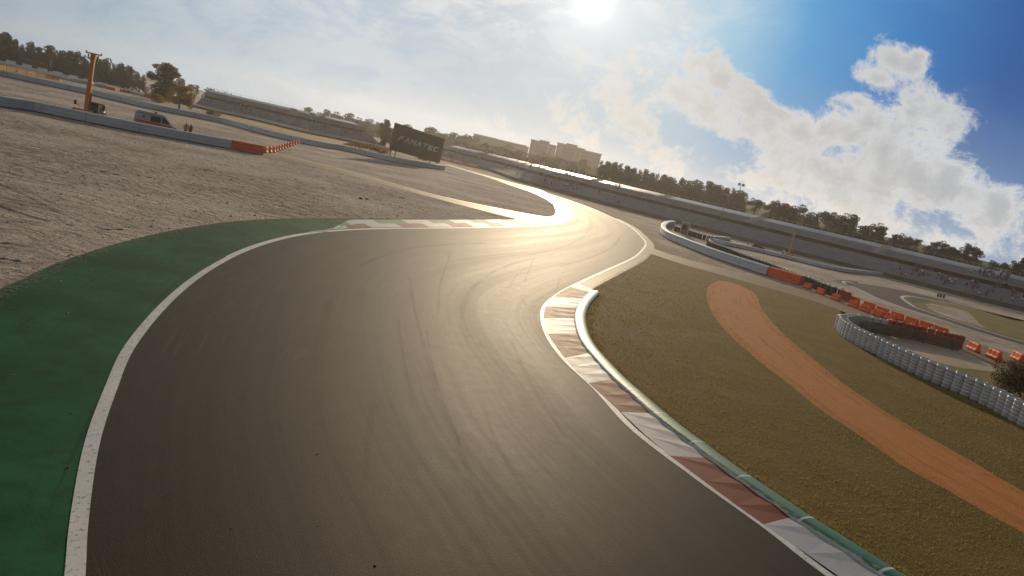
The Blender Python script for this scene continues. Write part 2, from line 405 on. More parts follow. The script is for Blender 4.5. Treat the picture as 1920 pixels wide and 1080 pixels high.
for p in o.data.polygons:
    if p.normal.z < 0: o.data.flip_normals(); break

# service road across the left gravel, and the dirt road and grass beyond the second barrier
up = catmull(W([(500,284.5),(560,298),(693,332),(827,368),(940,392),(1020,406.3),(1042,408)]), 10); lo = catmull(W([(503,291),(560,305),(727,348),(893,392),(977,412),(1020,414),(1050,415)]), 10)
n = 60; up = resample(up, n=n); lo = resample(lo, n=n)
M_strip = make_asphalt('dusty service asphalt', (1.05, 1.0, .78), False, .2, .6)
ribbon('service_road', up, lo, .0065, M_strip, cols=2, width=8)
ribbon('service_road_edge', [p.lerp(q, -.07) for p, q in zip(up, lo)], [p.lerp(q, .06) for p, q in zip(up, lo)], .009, simple('pale kerbstone', (.5, .45, .36), (.4, .35, .28), 1.2, .6))
dr = catmull(W([(375,206),(412,213.5),(487,230),(575,250),(637,264.5),(680,275)]), 8); dl = catmull(W([(375,208),(412,217.5),(487,237),(575,259),(637,273),(690,284)]), 8)
ribbon('dirt_road', resample(dr, n=40), resample(dl, n=40), .006, M_dirt_road)
sheet('grass_verge', W([(660,272),(710,281),(770,293),(836,308),(833,314),(760,300),(690,284)]), .0105, M_drygrass)

# right infield
grass_poly = W([(1557,1080)]) + [Vector((11.2, 8.6)), Vector((15.3, 2.2)), Vector((24, -10)), Vector((36, -8)), Vector((33.2, 6)), Vector((26.2, 23))] + W([(1920,800),(1850,762),(1780,732),(1713,702),(1650,672),(1590,640),(1572,622),(1578,598),(1577,583)])
grass_poly += W([(1517,562),(1433,538),(1350,515),(1267,492.5),(1214,476),(1200,474.5)])
side = [p - q * .9 for p, q in zip(RE, NR)]
i0 = min(range(len(RE)), key=lambda i: (RE[i] - G(1200, 472)).length); i1 = min(range(len(RE)), key=lambda i: (RE[i] - G(1543, 1078)).length)
grass_poly += side[i1:i0][::-1][::3]
sheet('grass_infield', grass_poly, .006, M_grass)
sheet('grass_infield', W([(1640,672),(1680,650),(1722,646),(1790,668),(1850,690)]) + [Vector((44, 37)), Vector((60, 28)), Vector((60, -8)), Vector((36, -8)), Vector((33, 6)), Vector((26, 23))] + W([(1920,796),(1850,757),(1780,727),(1713,697)]), .0088, M_drygrass)
# grass tongue between track and gravel beyond the road
sheet('grass_verge', [G(*p) for p in ((1206,440),(1160,408),(1120,391),(1092,381.5),(1130,391),(1170,408),(1205,430),(1232,452),(1250,467),(1263,476),(1218,462),(1213,452))], .0063, M_drygrass)
ru = catmull(W([(1205,459),(1217,463),(1267,480),(1333,498),(1400,515),(1450,529),(1517,548),(1577,562),(1650,589),(1740,617),(1800,634),(1920,672),(2100,730)]), 8); rl = catmull(W([(1200,473),(1212,473.5),(1267,492),(1350,515),(1433,538),(1517,562),(1577,583),(1640,612),(1740,640),(1800,662),(1870,690),(1960,720),(2100,780)]), 8)
n = 90; ru = resample(ru, n=n); rl = resample(rl, n=n)
M_svc = make_asphalt('worn service road', (1.05, 1, .85), False, .17, .65)
ribbon('service_road', ru, rl, .0125, M_svc, cols=2, width=4)
sheet('concrete_pad', W([(1592,630),(1603,618),(1640,623),(1691,634),(1760,648),(1800,656),(1850,680),(1880,700),(1800,690),(1722,672),(1680,676),(1640,656)]), .0143, M_concrete)
# terracotta strip with its grey fringe
ol = [(1347,526),(1330,535),(1325,547),(1328,570),(1337,590),(1357,617),(1390,650),(1430,683),(1480,722),(1540,770),(1613,818),(1697,877),(1780,923),(1863,970),(1920,1000),(2010,1046)]
orr = [(1347,526),(1370,529.5),(1400,541),(1417,553),(1427,577),(1453,610),(1487,643),(1533,680),(1580,718),(1660,772),(1747,823),(1830,870),(1920,923),(2010,970),(2060,996)]
def longer(P, d): e = (P[-1] - P[-2]).normalized(); return P + [P[-1] + e * d * .5, P[-1] + e * d + Vector((d * .12, 0))]
ol = resample(catmull(longer(W(ol), 18), 10), n=170); orr = resample(catmull(longer(W(orr), 18), 10), n=170)
OLf = jitter(offs(ol, .55), .18, .9, 2.0); ORf = jitter(offs(orr, -.55), .18, .9, 3.0)
ribbon('grit_fringe', OLf, ORf, .0085, M_fringe)
M_orange_dirt = make_terra()
ribbon('terracotta_strip', jitter(ol, .06, 1.2, 6.0), jitter(orr, .06, 1.2, 7.0), .0115, M_orange_dirt, cols=2)
# second leg of the circuit on the right
M_asp2 = make_asphalt('far asphalt', (1, .98, .95), False, .085, .6)
sheet('asphalt_track', W([(1582,528.5),(1600,529.5),(1647,536.5),(1685,543.5),(1720,551),(1750,557.5),(1817,575),(1870,590),(1960,618),(1960,660),(1920,648),(1860,630),(1800,611),(1747,593),(1697,577.5),(1647,559.5),(1610,542)]), .0065, M_asp2)
wl2 = catmull(W([(1600,529.5),(1586,528),(1581,529.5),(1588,534),(1610,542.5),(1647,560),(1697,578),(1747,593.5),(1800,611.5),(1860,630.5),(1920,648.5)]), 8)
ribbon('white_line', offs(wl2, .2), offs(wl2, -.2), .0095, M_white)
sheet('green_runoff', W([(1582,528),(1610,529),(1596,525.5),(1568,524.5),(1560,526),(1572,531),(1592,537),(1586,533)]), .0055, M_green)
isl = catmull(W([(1830,580),(1790,570.5),(1747,562.5),(1712,556),(1695,555.5),(1691,558.5),(1700,566),(1722,578.5),(1760,591.5),(1800,604.5),(1860,624),(1920,641.5)]), 8)
sheet('grass_infield', isl + W([(1970,640),(1970,612),(1900,600)]), .0095, M_drygrass)
ribbon('white_line', offs(isl, .22), offs(isl, -.22), .0115, M_white)
sheet('green_runoff', W([(1704,557.5),(1722,559),(1747,565),(1735,567.5),(1712,567),(1702,561)]), .0125, M_green)
sheet('gravel_bed', W([(1735,570.5),(1745,569),(1790,578),(1815,585),(1828,598),(1838,607),(1850,617),(1800,602),(1760,588),(1740,578)]), .0128, M_gravel)

# ------------------------------------------------------------------ right kerb: saw-tooth blocks and the round kerb behind it
KP = [((1085,529.5),(1120,545)),((1046,551),(1098,556)),((1026,571),(1080,573)),((1019,591),(1073,592)),((1021.5,616),(1076,614)),((1034,639),(1085,640)),((1066,681),(1108,670)),((1097,713),(1141,707)),
 ((1137,750),(1178,740)),((1169,779),(1222,783)),((1216,823),(1287,835)),((1268,866),(1330,867)),((1325,908),(1373,897)),((1383,951),(1424,933)),((1431,985),(1480,972)),((1507,1037),(1547,1015)),((1567,1080),(1612,1052))]
ka = [G(*a) for a, b in KP] + [Vector((10.5, 8.9)), Vector((14.5, 2.5)), Vector((20.3, -7.7))]
kz = [G(*b) for a, b in KP] + [Vector((11.5, 9.6)), Vector((15.4, 3.2)), Vector((21.2, -7))]
ka = catmull(ka, 10); kz = catmull(kz, 10)
# station every metre along the outer side, both sides sampled alike
Lz = arclen(kz); L0 = Lz[min(range(len(kz)), key=lambda i: (kz[i] - G(1480, 972)).length)]
st = []; s = L0 % 1.0
def at_len(pts, L, s):
    j = 0
    while j < len(L) - 2 and L[j + 1] < s: j += 1
    k = (s - L[j]) / max(1e-9, L[j + 1] - L[j]); return j, min(1, max(0, k))
mb = MB()
def kpt(s):
    j, k = at_len(kz, Lz, s); return ka[j].lerp(ka[j + 1], k), kz[j].lerp(kz[j + 1], k)
while s + 1.0 < Lz[-1]:
    a, z = kpt(s); a1, z1 = kpt(s + 1.0); am, zm = kpt(s + .5)
    blk = math.floor((s - L0 + .01) / 3.0); col = 0 if blk % 2 else 1
    z = z.lerp(a, -.06); zm = zm.lerp(am, -.06); z1 = z1.lerp(a1, -.06)
    h = .024
    A = (a.x, a.y, .024); A1 = (a1.x, a1.y, .024); Z = (z.x, z.y, .024); ZM = (zm.x, zm.y, .024 + h); Z1 = (z1.x, z1.y, .024)
    mb.quad([A, Z1, A1], col); mb.quad([A, ZM, Z1], col); mb.quad([A, Z, ZM], col)
    s += 1.0
o = mb.build('saw_tooth_kerb', [M_kred, M_kwhite], recalc=False); o['kind'] = 'structure'
for p in o.data.polygons:
    if p.normal.z < 0: p.flip()

def make_sausage():
    m, t, b = newmat('round kerb paint'); uv = uv_co(t); co = obj_co(t)
    sep = t.add('ShaderNodeSeparateXYZ', ins={0: uv}); v, r = sep.outputs[0], sep.outputs[1]
    fr = t.math('FRACT', t.math('MULTIPLY', v, 1 / 2.0))
    line = t.math('MULTIPLY', t.ss(fr, .0, .012), t.math('SUBTRACT', 1.0, t.ss(fr, .03, .045)))
    w = t.noise(co, 7, 6, .7); wl = t.noise(t.scale(uv, (2.5, 9, 1)), 1.0, 5, .7)
    col = t.mix(t.ss(t.noise(co, 1.4, 4), .3, .7), (.02, .135, .062), (.03, .17, .08))
    worn = t.math('MULTIPLY', t.ss(t.math('ADD', wl, t.lin(r, .02, .42, .26, -.28)), .5, .62), .85)
    col = t.mix(worn, col, (.5, .48, .42)); col = t.mix(line, col, (.55, .55, .53))
    col = t.mix(t.math('MULTIPLY', t.ss(w, .58, .75), .5), col, (.05, .06, .04))
    t.set(b, 'Base Color', col); t.set(b, 'Roughness', t.lin(w, .2, .8, .42, .6)); t.set(b, 'Specular IOR Level', .5)
    t.set(b, 'Normal', t.bump(t.noise(co, 22, 4), .25, .02)); return m
M_sausage = make_sausage()
SL = [(1120,545),(1100,555),(1082,572),(1074,590),(1076,611),(1084,637),(1108,670),(1141,707),(1178,740),(1224,783),(1288,835),(1331,867),(1371,897),(1421,933),(1478,972),(1545,1015),(1604,1052),(1647,1080)]
SR = [(1119.5,548),(1117,556),(1107,574),(1101,597),(1104,623),(1121,657),(1148,687),(1184,723),(1238,770),(1298,817),(1338,845),(1374,874),(1420,905),(1473,939),(1530,978),(1594,1018),(1645,1052),(1687,1080)]
sa = resample(catmull(W(SL), 10), n=260); sb = resample(catmull(W(SR), 10), n=260)
ext = [Vector((11.85, 9.85)), Vector((15.75, 3.5)), Vector((21.6, -6.6))]
mb = MB(); mid = [(a + b) / 2 for a, b in zip(sa, sb)] ; wid = [(a - b).length * .5 for a, b in zip(sa, sb)]
mid = mid + resample(catmull([mid[-1]] + ext, 8), step=.15)[1:]; wid = wid + [wid[-1]] * (len(mid) - len(wid))
NN = normals2(mid); LL = arclen(mid); K = 11
for i, (p, nn, w) in enumerate(zip(mid, NN, wid)):
    w = min(w, .27) * (min(1, .25 + i / 14)); hh = .125 * min(1, .3 + i / 14)
    for k in range(K + 1):
        th = math.pi * k / K; x = math.cos(th); y = math.sin(th) ** .8
        mb.v.append((p.x - nn.x * w * x * 1.05, p.y - nn.y * w * x * 1.05, .012 + hh * y))
for i in range(len(mid) - 1):
    for k in range(K):
        q = [i * (K + 1) + k, i * (K + 1) + k + 1, (i + 1) * (K + 1) + k + 1, (i + 1) * (K + 1) + k]
        mb.face(q, 0, [(LL[i], k / K), (LL[i], (k + 1) / K), (LL[i + 1], (k + 1) / K), (LL[i + 1], k / K)])
mb.face(list(range(K + 1)))
tag(mb.build('sausage_kerb', M_sausage, smooth=True), 'long round green painted kerb with white joints curving along the grass', 'kerb')

# ------------------------------------------------------------------ short grass standing on the near infield
def inside(poly, X, Y):
    r = np.zeros(len(X), bool); n = len(poly)
    for i in range(n):
        x0, y0 = poly[i]; x1, y1 = poly[(i + 1) % n]
        c = ((y0 > Y) != (y1 > Y))
        with np.errstate(divide='ignore', invalid='ignore'): r ^= c & (X < (x1 - x0) * (Y - y0) / (y1 - y0 + 1e-12) + x0)
    return r
def blades(name, polys, holes, box, dens, mat, hmin, hmax, dfall, seed=1):
    R = np.random.RandomState(seed); x0, x1, y0, y1 = box
    n = int((x1 - x0) * (y1 - y0) * dens); X = R.uniform(x0, x1, n); Y = R.uniform(y0, y1, n)
    D = np.hypot(X, Y); keep = R.rand(n) < np.minimum(1, (dfall / D) ** 1.7)
    X, Y = X[keep], Y[keep]; k = np.zeros(len(X), bool)
    for p in polys: k |= inside(p, X, Y)
    for h in holes: k &= ~inside(h, X, Y)
    X, Y = X[k], Y[k]; n = len(X); D = np.hypot(X, Y)
    # clumps
    cl = np.sin(X * 2.3 + np.sin(Y * 1.7) * 2) * np.sin(Y * 2.9 + np.sin(X * 1.3) * 2)
    T = R.uniform(0, 2 * np.pi, n); h = R.uniform(hmin, hmax, n) * (1 + .35 * cl); w = R.uniform(.009, .02, n) * np.clip(D / 18, 1, 2.6)
    lean = R.uniform(.3, 1.5, n) * h; la = R.uniform(0, 2 * np.pi, n)
    V = np.zeros((n, 5, 3)); cx, cy = np.cos(T) * w / 2, np.sin(T) * w / 2
    V[:, 0] = np.stack([X - cx, Y - cy, np.full(n, .004)], 1); V[:, 1] = np.stack([X + cx, Y + cy, np.full(n, .004)], 1)
    mx, my = X + np.cos(la) * lean * .4, Y + np.sin(la) * lean * .4
    V[:, 2] = np.stack([mx + cx * .8, my + cy * .8, h * .62], 1); V[:, 3] = np.stack([mx - cx * .8, my - cy * .8, h * .62], 1)
    V[:, 4] = np.stack([X + np.cos(la) * lean, Y + np.sin(la) * lean, h], 1)
    me = bpy.data.meshes.new(name); b = np.arange(n)[:, None] * 5
    loops = np.concatenate([b + np.array([[0, 1, 2, 3]]), b + np.array([[3, 2, 4]])], 1).ravel()
    me.vertices.add(n * 5); me.vertices.foreach_set('co', V.ravel())
    me.loops.add(n * 7); me.loops.foreach_set('vertex_index', loops.astype(np.int32))
    ls = (np.arange(n)[:, None] * 7 + np.array([[0, 4]])).ravel(); me.polygons.add(n * 2)
    me.polygons.foreach_set('loop_start', ls.astype(np.int32)); me.update(calc_edges=True); me.validate()
    me.materials.append(mat); o = bpy.data.objects.new(name, me); C.objects.link(o); return o
def make_blade():
    m, t, b = newmat('grass blades'); co = obj_co(t)
    a = t.noise(co, .5, 3); f = t.noise(co, 14, 2)
    col = t.mix(t.ss(f, .35, .65), (.11, .078, .02), (.21, .155, .045)); col = t.mix(t.math('MULTIPLY', t.ss(a, .4, .65), .5), col, (.22, .155, .055))
    t.set(b, 'Base Color', col); t.set(b, 'Roughness', .7); t.set(b, 'Specular IOR Level', .25)
    tr = t.add('ShaderNodeBsdfTranslucent'); t.set(tr, 'Color', t.mix(.5, col, (.45, .33, .07)))
    mx = t.add('ShaderNodeMixShader'); t.set(mx, 0, .6); t.l.new(b.outputs[0], mx.inputs[1]); t.l.new(tr.outputs[0], mx.inputs[2])
    t.l.new(mx.outputs[0], t.n['Material Output'].inputs[0]); return m
M_blade = make_blade()
gp = [(p.x, p.y) for p in grass_poly]
hole = [(p.x, p.y) for p in OLf] + [(p.x, p.y) for p in ORf[::-1]]
hole2 = [(p.x, p.y) for p in kz] + [(23, -10), (30, -14), (-10, -14), (-10, 60)] + [(p.x, p.y) for p in (G(1100, 540),)]
sb2 = [m + n_ * -(.25) for m, n_ in zip(mid, NN)]
wedge = [(p.x, p.y) for p in LE] + [(p.x, p.y) for p in sb2[::-1]]
gb = blades('grass_blades', [gp], [hole, [(p.x, p.y) for p in [m + n_ * .3 for m, n_ in zip(mid, NN)]] + [(p.x, p.y) for p in [m - n_ * .3 for m, n_ in zip(mid, NN)][::-1]], [(p.x, p.y) for p in ka] + [(p.x, p.y) for p in kz[::-1]]], (3, 36, 3, 85), 330, M_blade, .02, .05, 15)
tag(gb, 'short olive mown grass covering the infield beside the round kerb', 'grass', kind='stuff')
# pale tyre scuffs swept across the corner
m, t, b = newmat('tyre scuff'); uv = uv_co(t); co = obj_co(t)
sp_ = t.add('ShaderNodeSeparateXYZ', ins={0: uv}); ed = t.math('SUBTRACT', 1, t.math('ABSOLUTE', t.math('SUBTRACT', t.math('MULTIPLY', sp_.outputs[0], 2), 1)))
al = t.math('MULTIPLY', t.math('MULTIPLY', t.ss(ed, 0, .7), t.ss(t.noise(co, .45, 4, .7), .3, .6)), t.math('MULTIPLY', t.ss(t.noise(co, 14, 4, .75), .25, .65), .34))
t.set(b, 'Base Color', (.15, .115, .075)); t.set(b, 'Roughness', .68); t.set(b, 'Specular IOR Level', .1); t.set(b, 'Alpha', al); M_scuff = m
SC = [([(768,520),(776,575),(788,625),(815,720),(850,815),(880,885),(905,950),(930,1010)], .2), ([(845,470),(836,500),(824,540),(822,590)], .14), ([(1003,480),(992,505),(983,530)], .12), ([(990,500),(966,520),(955,540)], .12), ([(976,557),(984,566),(986,574)], .16), ([(1055,510),(1047,530),(1040,560)], .12), ([(671,500),(720,480),(770,466),(830,459),(905,456)], .34), ([(866,600),(870,570),(882,545),(905,524),(935,505),(985,488),(1040,477)], .3),
 ([(700,760),(690,830),(688,900)], .22), ([(960,640),(985,700),(1020,760),(1060,820)], .2), ([(905,760),(930,830),(970,900),(1020,970)], .16), ([(1110,425),(1085,450),(1040,468),(985,480)], .3), ([(1165,440),(1150,462),(1110,482),(1050,500)], .3), ([(620,560),(600,640),(594,720),(600,800)], .4), ([(800,620),(812,690),(838,770),(866,840)], .12), ([(748,600),(756,670),(775,750)], .14)]
for pts_, w in SC:
    q = resample(catmull(W(pts_), 8), n=48); ribbon('tyre_scuff', offs(q, w / 2), offs(q, -w / 2), .0195, M_scuff)
# longer tufts against the round kerb
lf = [p + q * .24 for p, q in zip(mid, NN)]; lo_ = [p + q * .62 for p, q in zip(mid, NN)]
gb2 = blades('kerbside_tufts', [[(p.x, p.y) for p in lf] + [(p.x, p.y) for p in lo_[::-1]]], [], (1, 24, 0, 42), 420, M_blade, .03, .1, 14, 7)
tag(gb2, 'longer grass tufts growing against the back of the round green kerb', 'grass', kind='stuff')
# loose stones over the near gravel and spilled on the paint's edge
def pebbles(name, X, Y, Z, S, mat, seed):
    R = np.random.RandomState(seed); n = len(X); base = np.array([[1, 0, 0], [-.5, .87, 0], [-.5, -.87, 0], [0, 0, .8], [.1, .1, -.4]])
    A = R.uniform(0, 6.28, n); c, s_ = np.cos(A), np.sin(A); V = np.zeros((n, 5, 3))
    for k in range(5):
        b_ = base[k] * R.uniform(.7, 1.3, (n, 3)); V[:, k, 0] = X + S * (b_[:, 0] * c - b_[:, 1] * s_); V[:, k, 1] = Y + S * (b_[:, 0] * s_ + b_[:, 1] * c); V[:, k, 2] = Z + S * b_[:, 2] * .7
    F = np.array([[0, 1, 3], [1, 2, 3], [2, 0, 3], [1, 0, 4], [2, 1, 4], [0, 2, 4]]); me = bpy.data.meshes.new(name)
    me.vertices.add(n * 5); me.vertices.foreach_set('co', V.ravel()); L = (np.arange(n)[:, None, None] * 5 + F[None]).ravel().astype(np.int32)
    me.loops.add(len(L)); me.loops.foreach_set('vertex_index', L); me.polygons.add(n * 6); me.polygons.foreach_set('loop_start', np.arange(0, n * 18, 3, dtype=np.int32)); me.update(calc_edges=True); me.validate(); me.materials.append(mat)
    o = bpy.data.objects.new(name, me); C.objects.link(o); return o
R = np.random.RandomState(4); n = 90000
X = R.uniform(-75, -8, n); Y = R.uniform(14, 95, n); D = np.hypot(X, Y); k = R.rand(n) < np.minimum(1, (28 / D) ** 1.5); X, Y, D = X[k], Y[k], D[k]
gpoly = [(p.x, p.y) for p in gin] + [(p.x, p.y) for p in gout[::-1]]; tpoly = [(p.x, p.y) for p in LE] + [(p.x, p.y) for p in RE[::-1]]
kk = ~inside(gpoly, X, Y) & ~inside(tpoly, X, Y) & ~inside([(p.x, p.y) for p in kin] + [(p.x, p.y) for p in kout[::-1]], X, Y) & ~inside([(p.x, p.y) for p in up] + [(p.x, p.y) for p in lo[::-1]], X, Y); X, Y, D = X[kk], Y[kk], D[kk]
M_peb = simple('gravel stones', (.52, .41, .32), (.36, .28, .22), 9, .9, spec=.1)
tag(pebbles('gravel_stones', X, Y, np.full(len(X), .01), R.gamma(2.0, .007, len(X)) * np.clip(D / 26, 1, 2.0) + .006, M_peb, 5), 'loose stones strewn over the grey brown gravel trap', 'gravel', kind='stuff')
gi = R.randint(0, len(gout), 5200); gx = np.array([p.x for p in gout])[gi]; gy = np.array([p.y for p in gout])[gi]; nn = normals2(gout); nx = np.array([p.x for p in nn])[gi]; ny = np.array([p.y for p in nn])[gi]
dd = R.exponential(.28, len(gi)) * R.choice([1, 1, 1, 2.2], len(gi)); 
tag(pebbles('spilled_gravel', gx - nx * dd, gy - ny * dd, np.full(len(gi), .014), R.gamma(2, .006, len(gi)) + .005, M_peb, 6), 'small stones spilled from the gravel onto the edge of the green run-off', 'gravel', kind='stuff')
# furrows dragged through the gravel
def furrow(pts_, w=.5, h=.05):
    q = resample(catmull(W(pts_), 8), step=.35); mb = MB(); N_ = normals2(q); prof = [(-w, .0), (-w * .62, h), (-w * .25, .012), (w * .25, .012), (w * .62, h), (w, .0)]
    for p, n_ in zip(q, N_):
        e = .6 + .8 * abs(noise.noise((p.x * .9, p.y * .9, 2.0)))
        for o_, z_ in prof: mb.v.append((p.x + n_.x * o_ * (.8 + .3 * e), p.y + n_.y * o_ * (.8 + .3 * e), .004 + max(0, z_ * e)))
    for i in range(len(q) - 1):
        for k_ in range(5): mb.face([i * 6 + k_, i * 6 + k_ + 1, (i + 1) * 6 + k_ + 1, (i + 1) * 6 + k_])
    o = mb.build('gravel_furrow', M_gravel, smooth=True); o['kind'] = 'structure'
    for p in o.data.polygons:
        if p.normal.z < 0: o.data.flip_normals(); break
for pts_, w in (([(206,325),(245,320),(290,312),(330,302)], .55), ([(270,331),(305,326),(342,317)], .5), ([(-40,330),(30,352),(90,380),(150,409),(215,431)], .45), ([(-30,372),(30,392),(95,412),(160,424)], .4), ([(0,455),(70,432),(150,402),(230,368)], .3), ([(20,488),(90,456),(170,418),(250,380)], .3), ([(380,318),(470,330),(560,352),(640,372)], .5), ([(430,305),(540,322),(650,348),(760,372)], .5), ([(700,372),(780,385),(860,396),(930,403)], .6)): furrow(pts_, w)
# ------------------------------------------------------------------ barriers
def make_belt(name, c, c2, dark):
    m, t, b = newmat(name); uv = uv_co(t); co = obj_co(t)
    sep = t.add('ShaderNodeSeparateXYZ', ins={0: uv}); s, r = sep.outputs[0], sep.outputs[1]
    n = t.noise(t.scale(uv, (.25, 5, 1)), 1.0, 6, .7); n2 = t.noise(t.scale(uv, (1.3, 2.2, 1)), 1.0, 6, .7)
    col = t.mix(t.ss(n, .3, .7), c, c2); col = t.mix(t.math('MULTIPLY', t.ss(n2, .54, .74), .6), col, dark)
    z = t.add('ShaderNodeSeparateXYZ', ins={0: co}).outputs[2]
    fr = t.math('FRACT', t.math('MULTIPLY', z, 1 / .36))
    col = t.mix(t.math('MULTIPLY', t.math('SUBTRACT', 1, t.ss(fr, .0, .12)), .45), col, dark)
    fs = t.math('FRACT', t.math('MULTIPLY', s, 1 / 5.0)); col = t.mix(t.math('MULTIPLY', t.math('LESS_THAN', fs, .02), .5), col, dark)
    t.set(b, 'Base Color', col); t.set(b, 'Roughness', .6); t.set(b, 'Specular IOR Level', .35)
    t.set(b, 'Normal', t.bump(t.noise(t.scale(uv, (.8, 1.5, 1)), 1.0, 5), .5, .05)); return m
M_belt = make_belt('pale blue belt', (.43, .49, .55), (.56, .61, .66), (.17, .185, .205))
M_beltred = make_belt('red belt', (.72, .1, .025), (.8, .135, .035), (.3, .05, .02))
M_rubber = simple('black rubber', (.016, .015, .015), (.03, .028, .026), 4, .75)
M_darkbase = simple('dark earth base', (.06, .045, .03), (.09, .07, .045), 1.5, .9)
M_orange = simple('orange plastic', (.85, .14, .022), (.74, .115, .02), 2.5, .62, spec=.2, dirt=((.3, .1, .05), .5))
M_redtyre = simple('red painted rubber', (.42, .05, .025), (.34, .04, .02), 3, .6, dirt=((.1, .03, .02), .6))
M_whitep = simple('white plastic', (.72, .72, .7), (.6, .6, .58), 3, .4)
M_galv = simple('galvanised steel', (.3, .3, .3), (.22, .22, .22), 3, .5, .6)
M_yel = simple('orange machine paint', (.55, .2, .025), (.46, .15, .02), 2, .45, dirt=((.2, .1, .04), .5))
M_glass = simple('dark glass', (.012, .015, .018), (.02, .02, .025), 1, .12, spec=.6)
M_blackp = simple('black plastic', (.012, .012, .013), None, 3, .5)
M_gpost = simple('dull post steel', (.15, .14, .13), (.1, .095, .09), 3, .6)
M_brown = simple('brown weathered steel', (.28, .18, .12), (.19, .125, .085), 1.4, .7, .3, stretch=(1, 1, 4), dirt=((.14, .08, .04), .5))

def wallprof(th, z0, z1, round_=.12):
    return [(th / 2, z0), (th / 2, z1 - round_), (th / 2 - round_ * .5, z1 - round_ * .15), (th / 2 - round_, z1), (-th / 2 + round_, z1), (-th / 2 + round_ * .5, z1 - round_ * .15), (-th / 2, z1 - round_), (-th / 2, z0)]
def belt_profile(th, z0, z1, n=3):
    """outer face with shallow lapped belts."""
    P = []; k = (z1 - z0) / n
    for j in range(n): P += [(th / 2, z0 + k * j), (th / 2 + .035, z0 + k * (j + .5)), (th / 2 + .012, z0 + k * (j + 1) - .012)]
    P += [(th / 2 - .05, z1 + .02), (-th / 2 + .05, z1 + .02)]
    for j in reversed(range(n)): P += [(-th / 2 - .012, z0 + k * (j + 1) - .012), (-th / 2 - .035, z0 + k * (j + .5)), (-th / 2, z0 + k * j)]
    return P
def barrier(name, px, h, label, cat='crash barrier', th=.7, base=.1, mat=None, step=1.0, group=None, parent=None, studs=True):
    path = resample(catmull(W(px), 8), step=step)
    r = thing(name, label, cat, (path[0].x, path[0].y, 0), 0, group)
    off = Vector((path[0].x, path[0].y)); loc = [p - off for p in path]
    a = MB(); a.sweep(loc, belt_profile(th, base, h)); a.build('belt_facing', mat or M_belt, r)
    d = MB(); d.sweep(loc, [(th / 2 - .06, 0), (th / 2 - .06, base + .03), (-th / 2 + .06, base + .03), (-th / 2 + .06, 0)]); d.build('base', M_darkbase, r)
    if studs:                              # tyres showing over the belt
        e = MB(); q = resample(loc, step=.62)
        for p in q: e.lathe([(.3, 0), (.31, .05), (.27, .085), (.16, .07)], 10, (p.x, p.y, h - .02))
        e.build('tyre_core', M_rubber, r)
    return r, loc
L1, l1 = barrier('tyre_barrier', [(-160,170),(-60,189),(0,200),(56,208),(112,219),(200,237),(300,256),(430,279)], 1.03, 'long pale blue belted barrier across the near gravel with a red end panel', studs=False)
pr = W([(431,279.2),(492,290.6)]); o0 = Vector(L1.location.xy)
a = MB(); a.sweep(resample([p - o0 for p in pr], step=1), belt_profile(.74, .04, 1.06)); a.build('red_end_panel', M_beltred, L1)
barrier('tyre_barrier', [(-150,111),(-60,131),(0,142),(87,160.5),(156,175),(237,193.5),(282,204.5),(345,217),(420,232),(475,246.5),(525,259.5),(587,273.5),(637,281.5),(682,291),(745,305.5),(795,314),(831,319)], 1.03, 'longest pale belted barrier running from the tree line to the dark billboard', studs=False)
barrier('tyre_barrier', [(-120,94),(0,120.5),(70,137),(137,153),(197,165)], .78, 'low pale barrier under the dark trees carrying small white boards', studs=False)
barrier('tyre_barrier', [(243,174.5),(262,179),(282,184)], .75, 'short white barrier beside the big lone tree', studs=False)
barrier('tyre_barrier', [(354,198.5),(400,209.5),(487,228.5),(575,250),(637,262.5),(680,271.5),(728,282.5)], 1.02, 'pale barrier at the foot of the small distant grandstand', base=.42, studs=False)
barrier('red_barrier', [(197.5,165.5),(207,168),(216,170)], .7, 'short faded red barrier at the end of the low white one', mat=M_beltred, studs=False)
barrier('red_barrier', [(226,171.5),(234,173),(242,174.5)], .7, 'bright red barrier with a white post standing at it', mat=M_beltred, studs=False)
barrier('red_barrier', [(720,281),(727,283),(733,284.5)], .9, 'small red barrier beneath the lone tree by the billboard', mat=M_beltred, studs=False)
barrier('red_barrier', [(783,297.5),(792,299.5),(800,301.5)], .8, 'small bright red barrier showing under the billboard', mat=M_beltred, studs=False)
R1, r1 = barrier('tyre_barrier', [(1262,423.5),(1252,424.5),(1245,428.5),(1241,436),(1248,445),(1260,452),(1295,466.5),(1345,486),(1395,503),(1440,518)], 1.0, 'curved pale belted barrier with rounded nose in front of the marshal hut', step=.8, studs=False)
pr = W([(1441,518.3),(1501,536)]); o0 = Vector(R1.location.xy)
a = MB(); a.sweep(resample([p - o0 for p in pr], step=1), belt_profile(.74, .05, 1.03)); a.build('red_end_panel', M_beltred, R1)
barrier('tyre_barrier', [(1366,451),(1340,449.5),(1331,451),(1340,455),(1357,459.5),(1389,466),(1420,472.5),(1460,482),(1490,489),(1527,498.5),(1565,507),(1615,513),(1664,518.5)], .62, 'thin pale belted barrier in front of the parked dark car', step=.8, studs=False)
hp = resample(catmull(W([(826,299.3),(850,305.2),(875,311.3),(898,316.6)]), 6), step=5.2)
hd = thing('hoarding', 'low orange hoarding with cream panels at the foot of the long grandstand by the billboard', 'hoarding', (hp[0].x, hp[0].y, 0)); o0 = hp[0].copy()
a = MB(); a.sweep([p - o0 for p in hp], [(.1, 0), (.1, 1.25), (-.1, 1.25), (-.1, 0)]); a.build('board', M_orange, hd)
for p, q in list(zip(hp, hp[1:])):
    a = MB(); c_ = (p + q) / 2 - o0; an = math.atan2(q.y - p.y, q.x - p.x); a.box((c_.x, c_.y, .72), ((q - p).length * .72, .32, .62), Matrix.Rotation(an, 3, 'Z')); a.build('panel', M_whitep, hd)
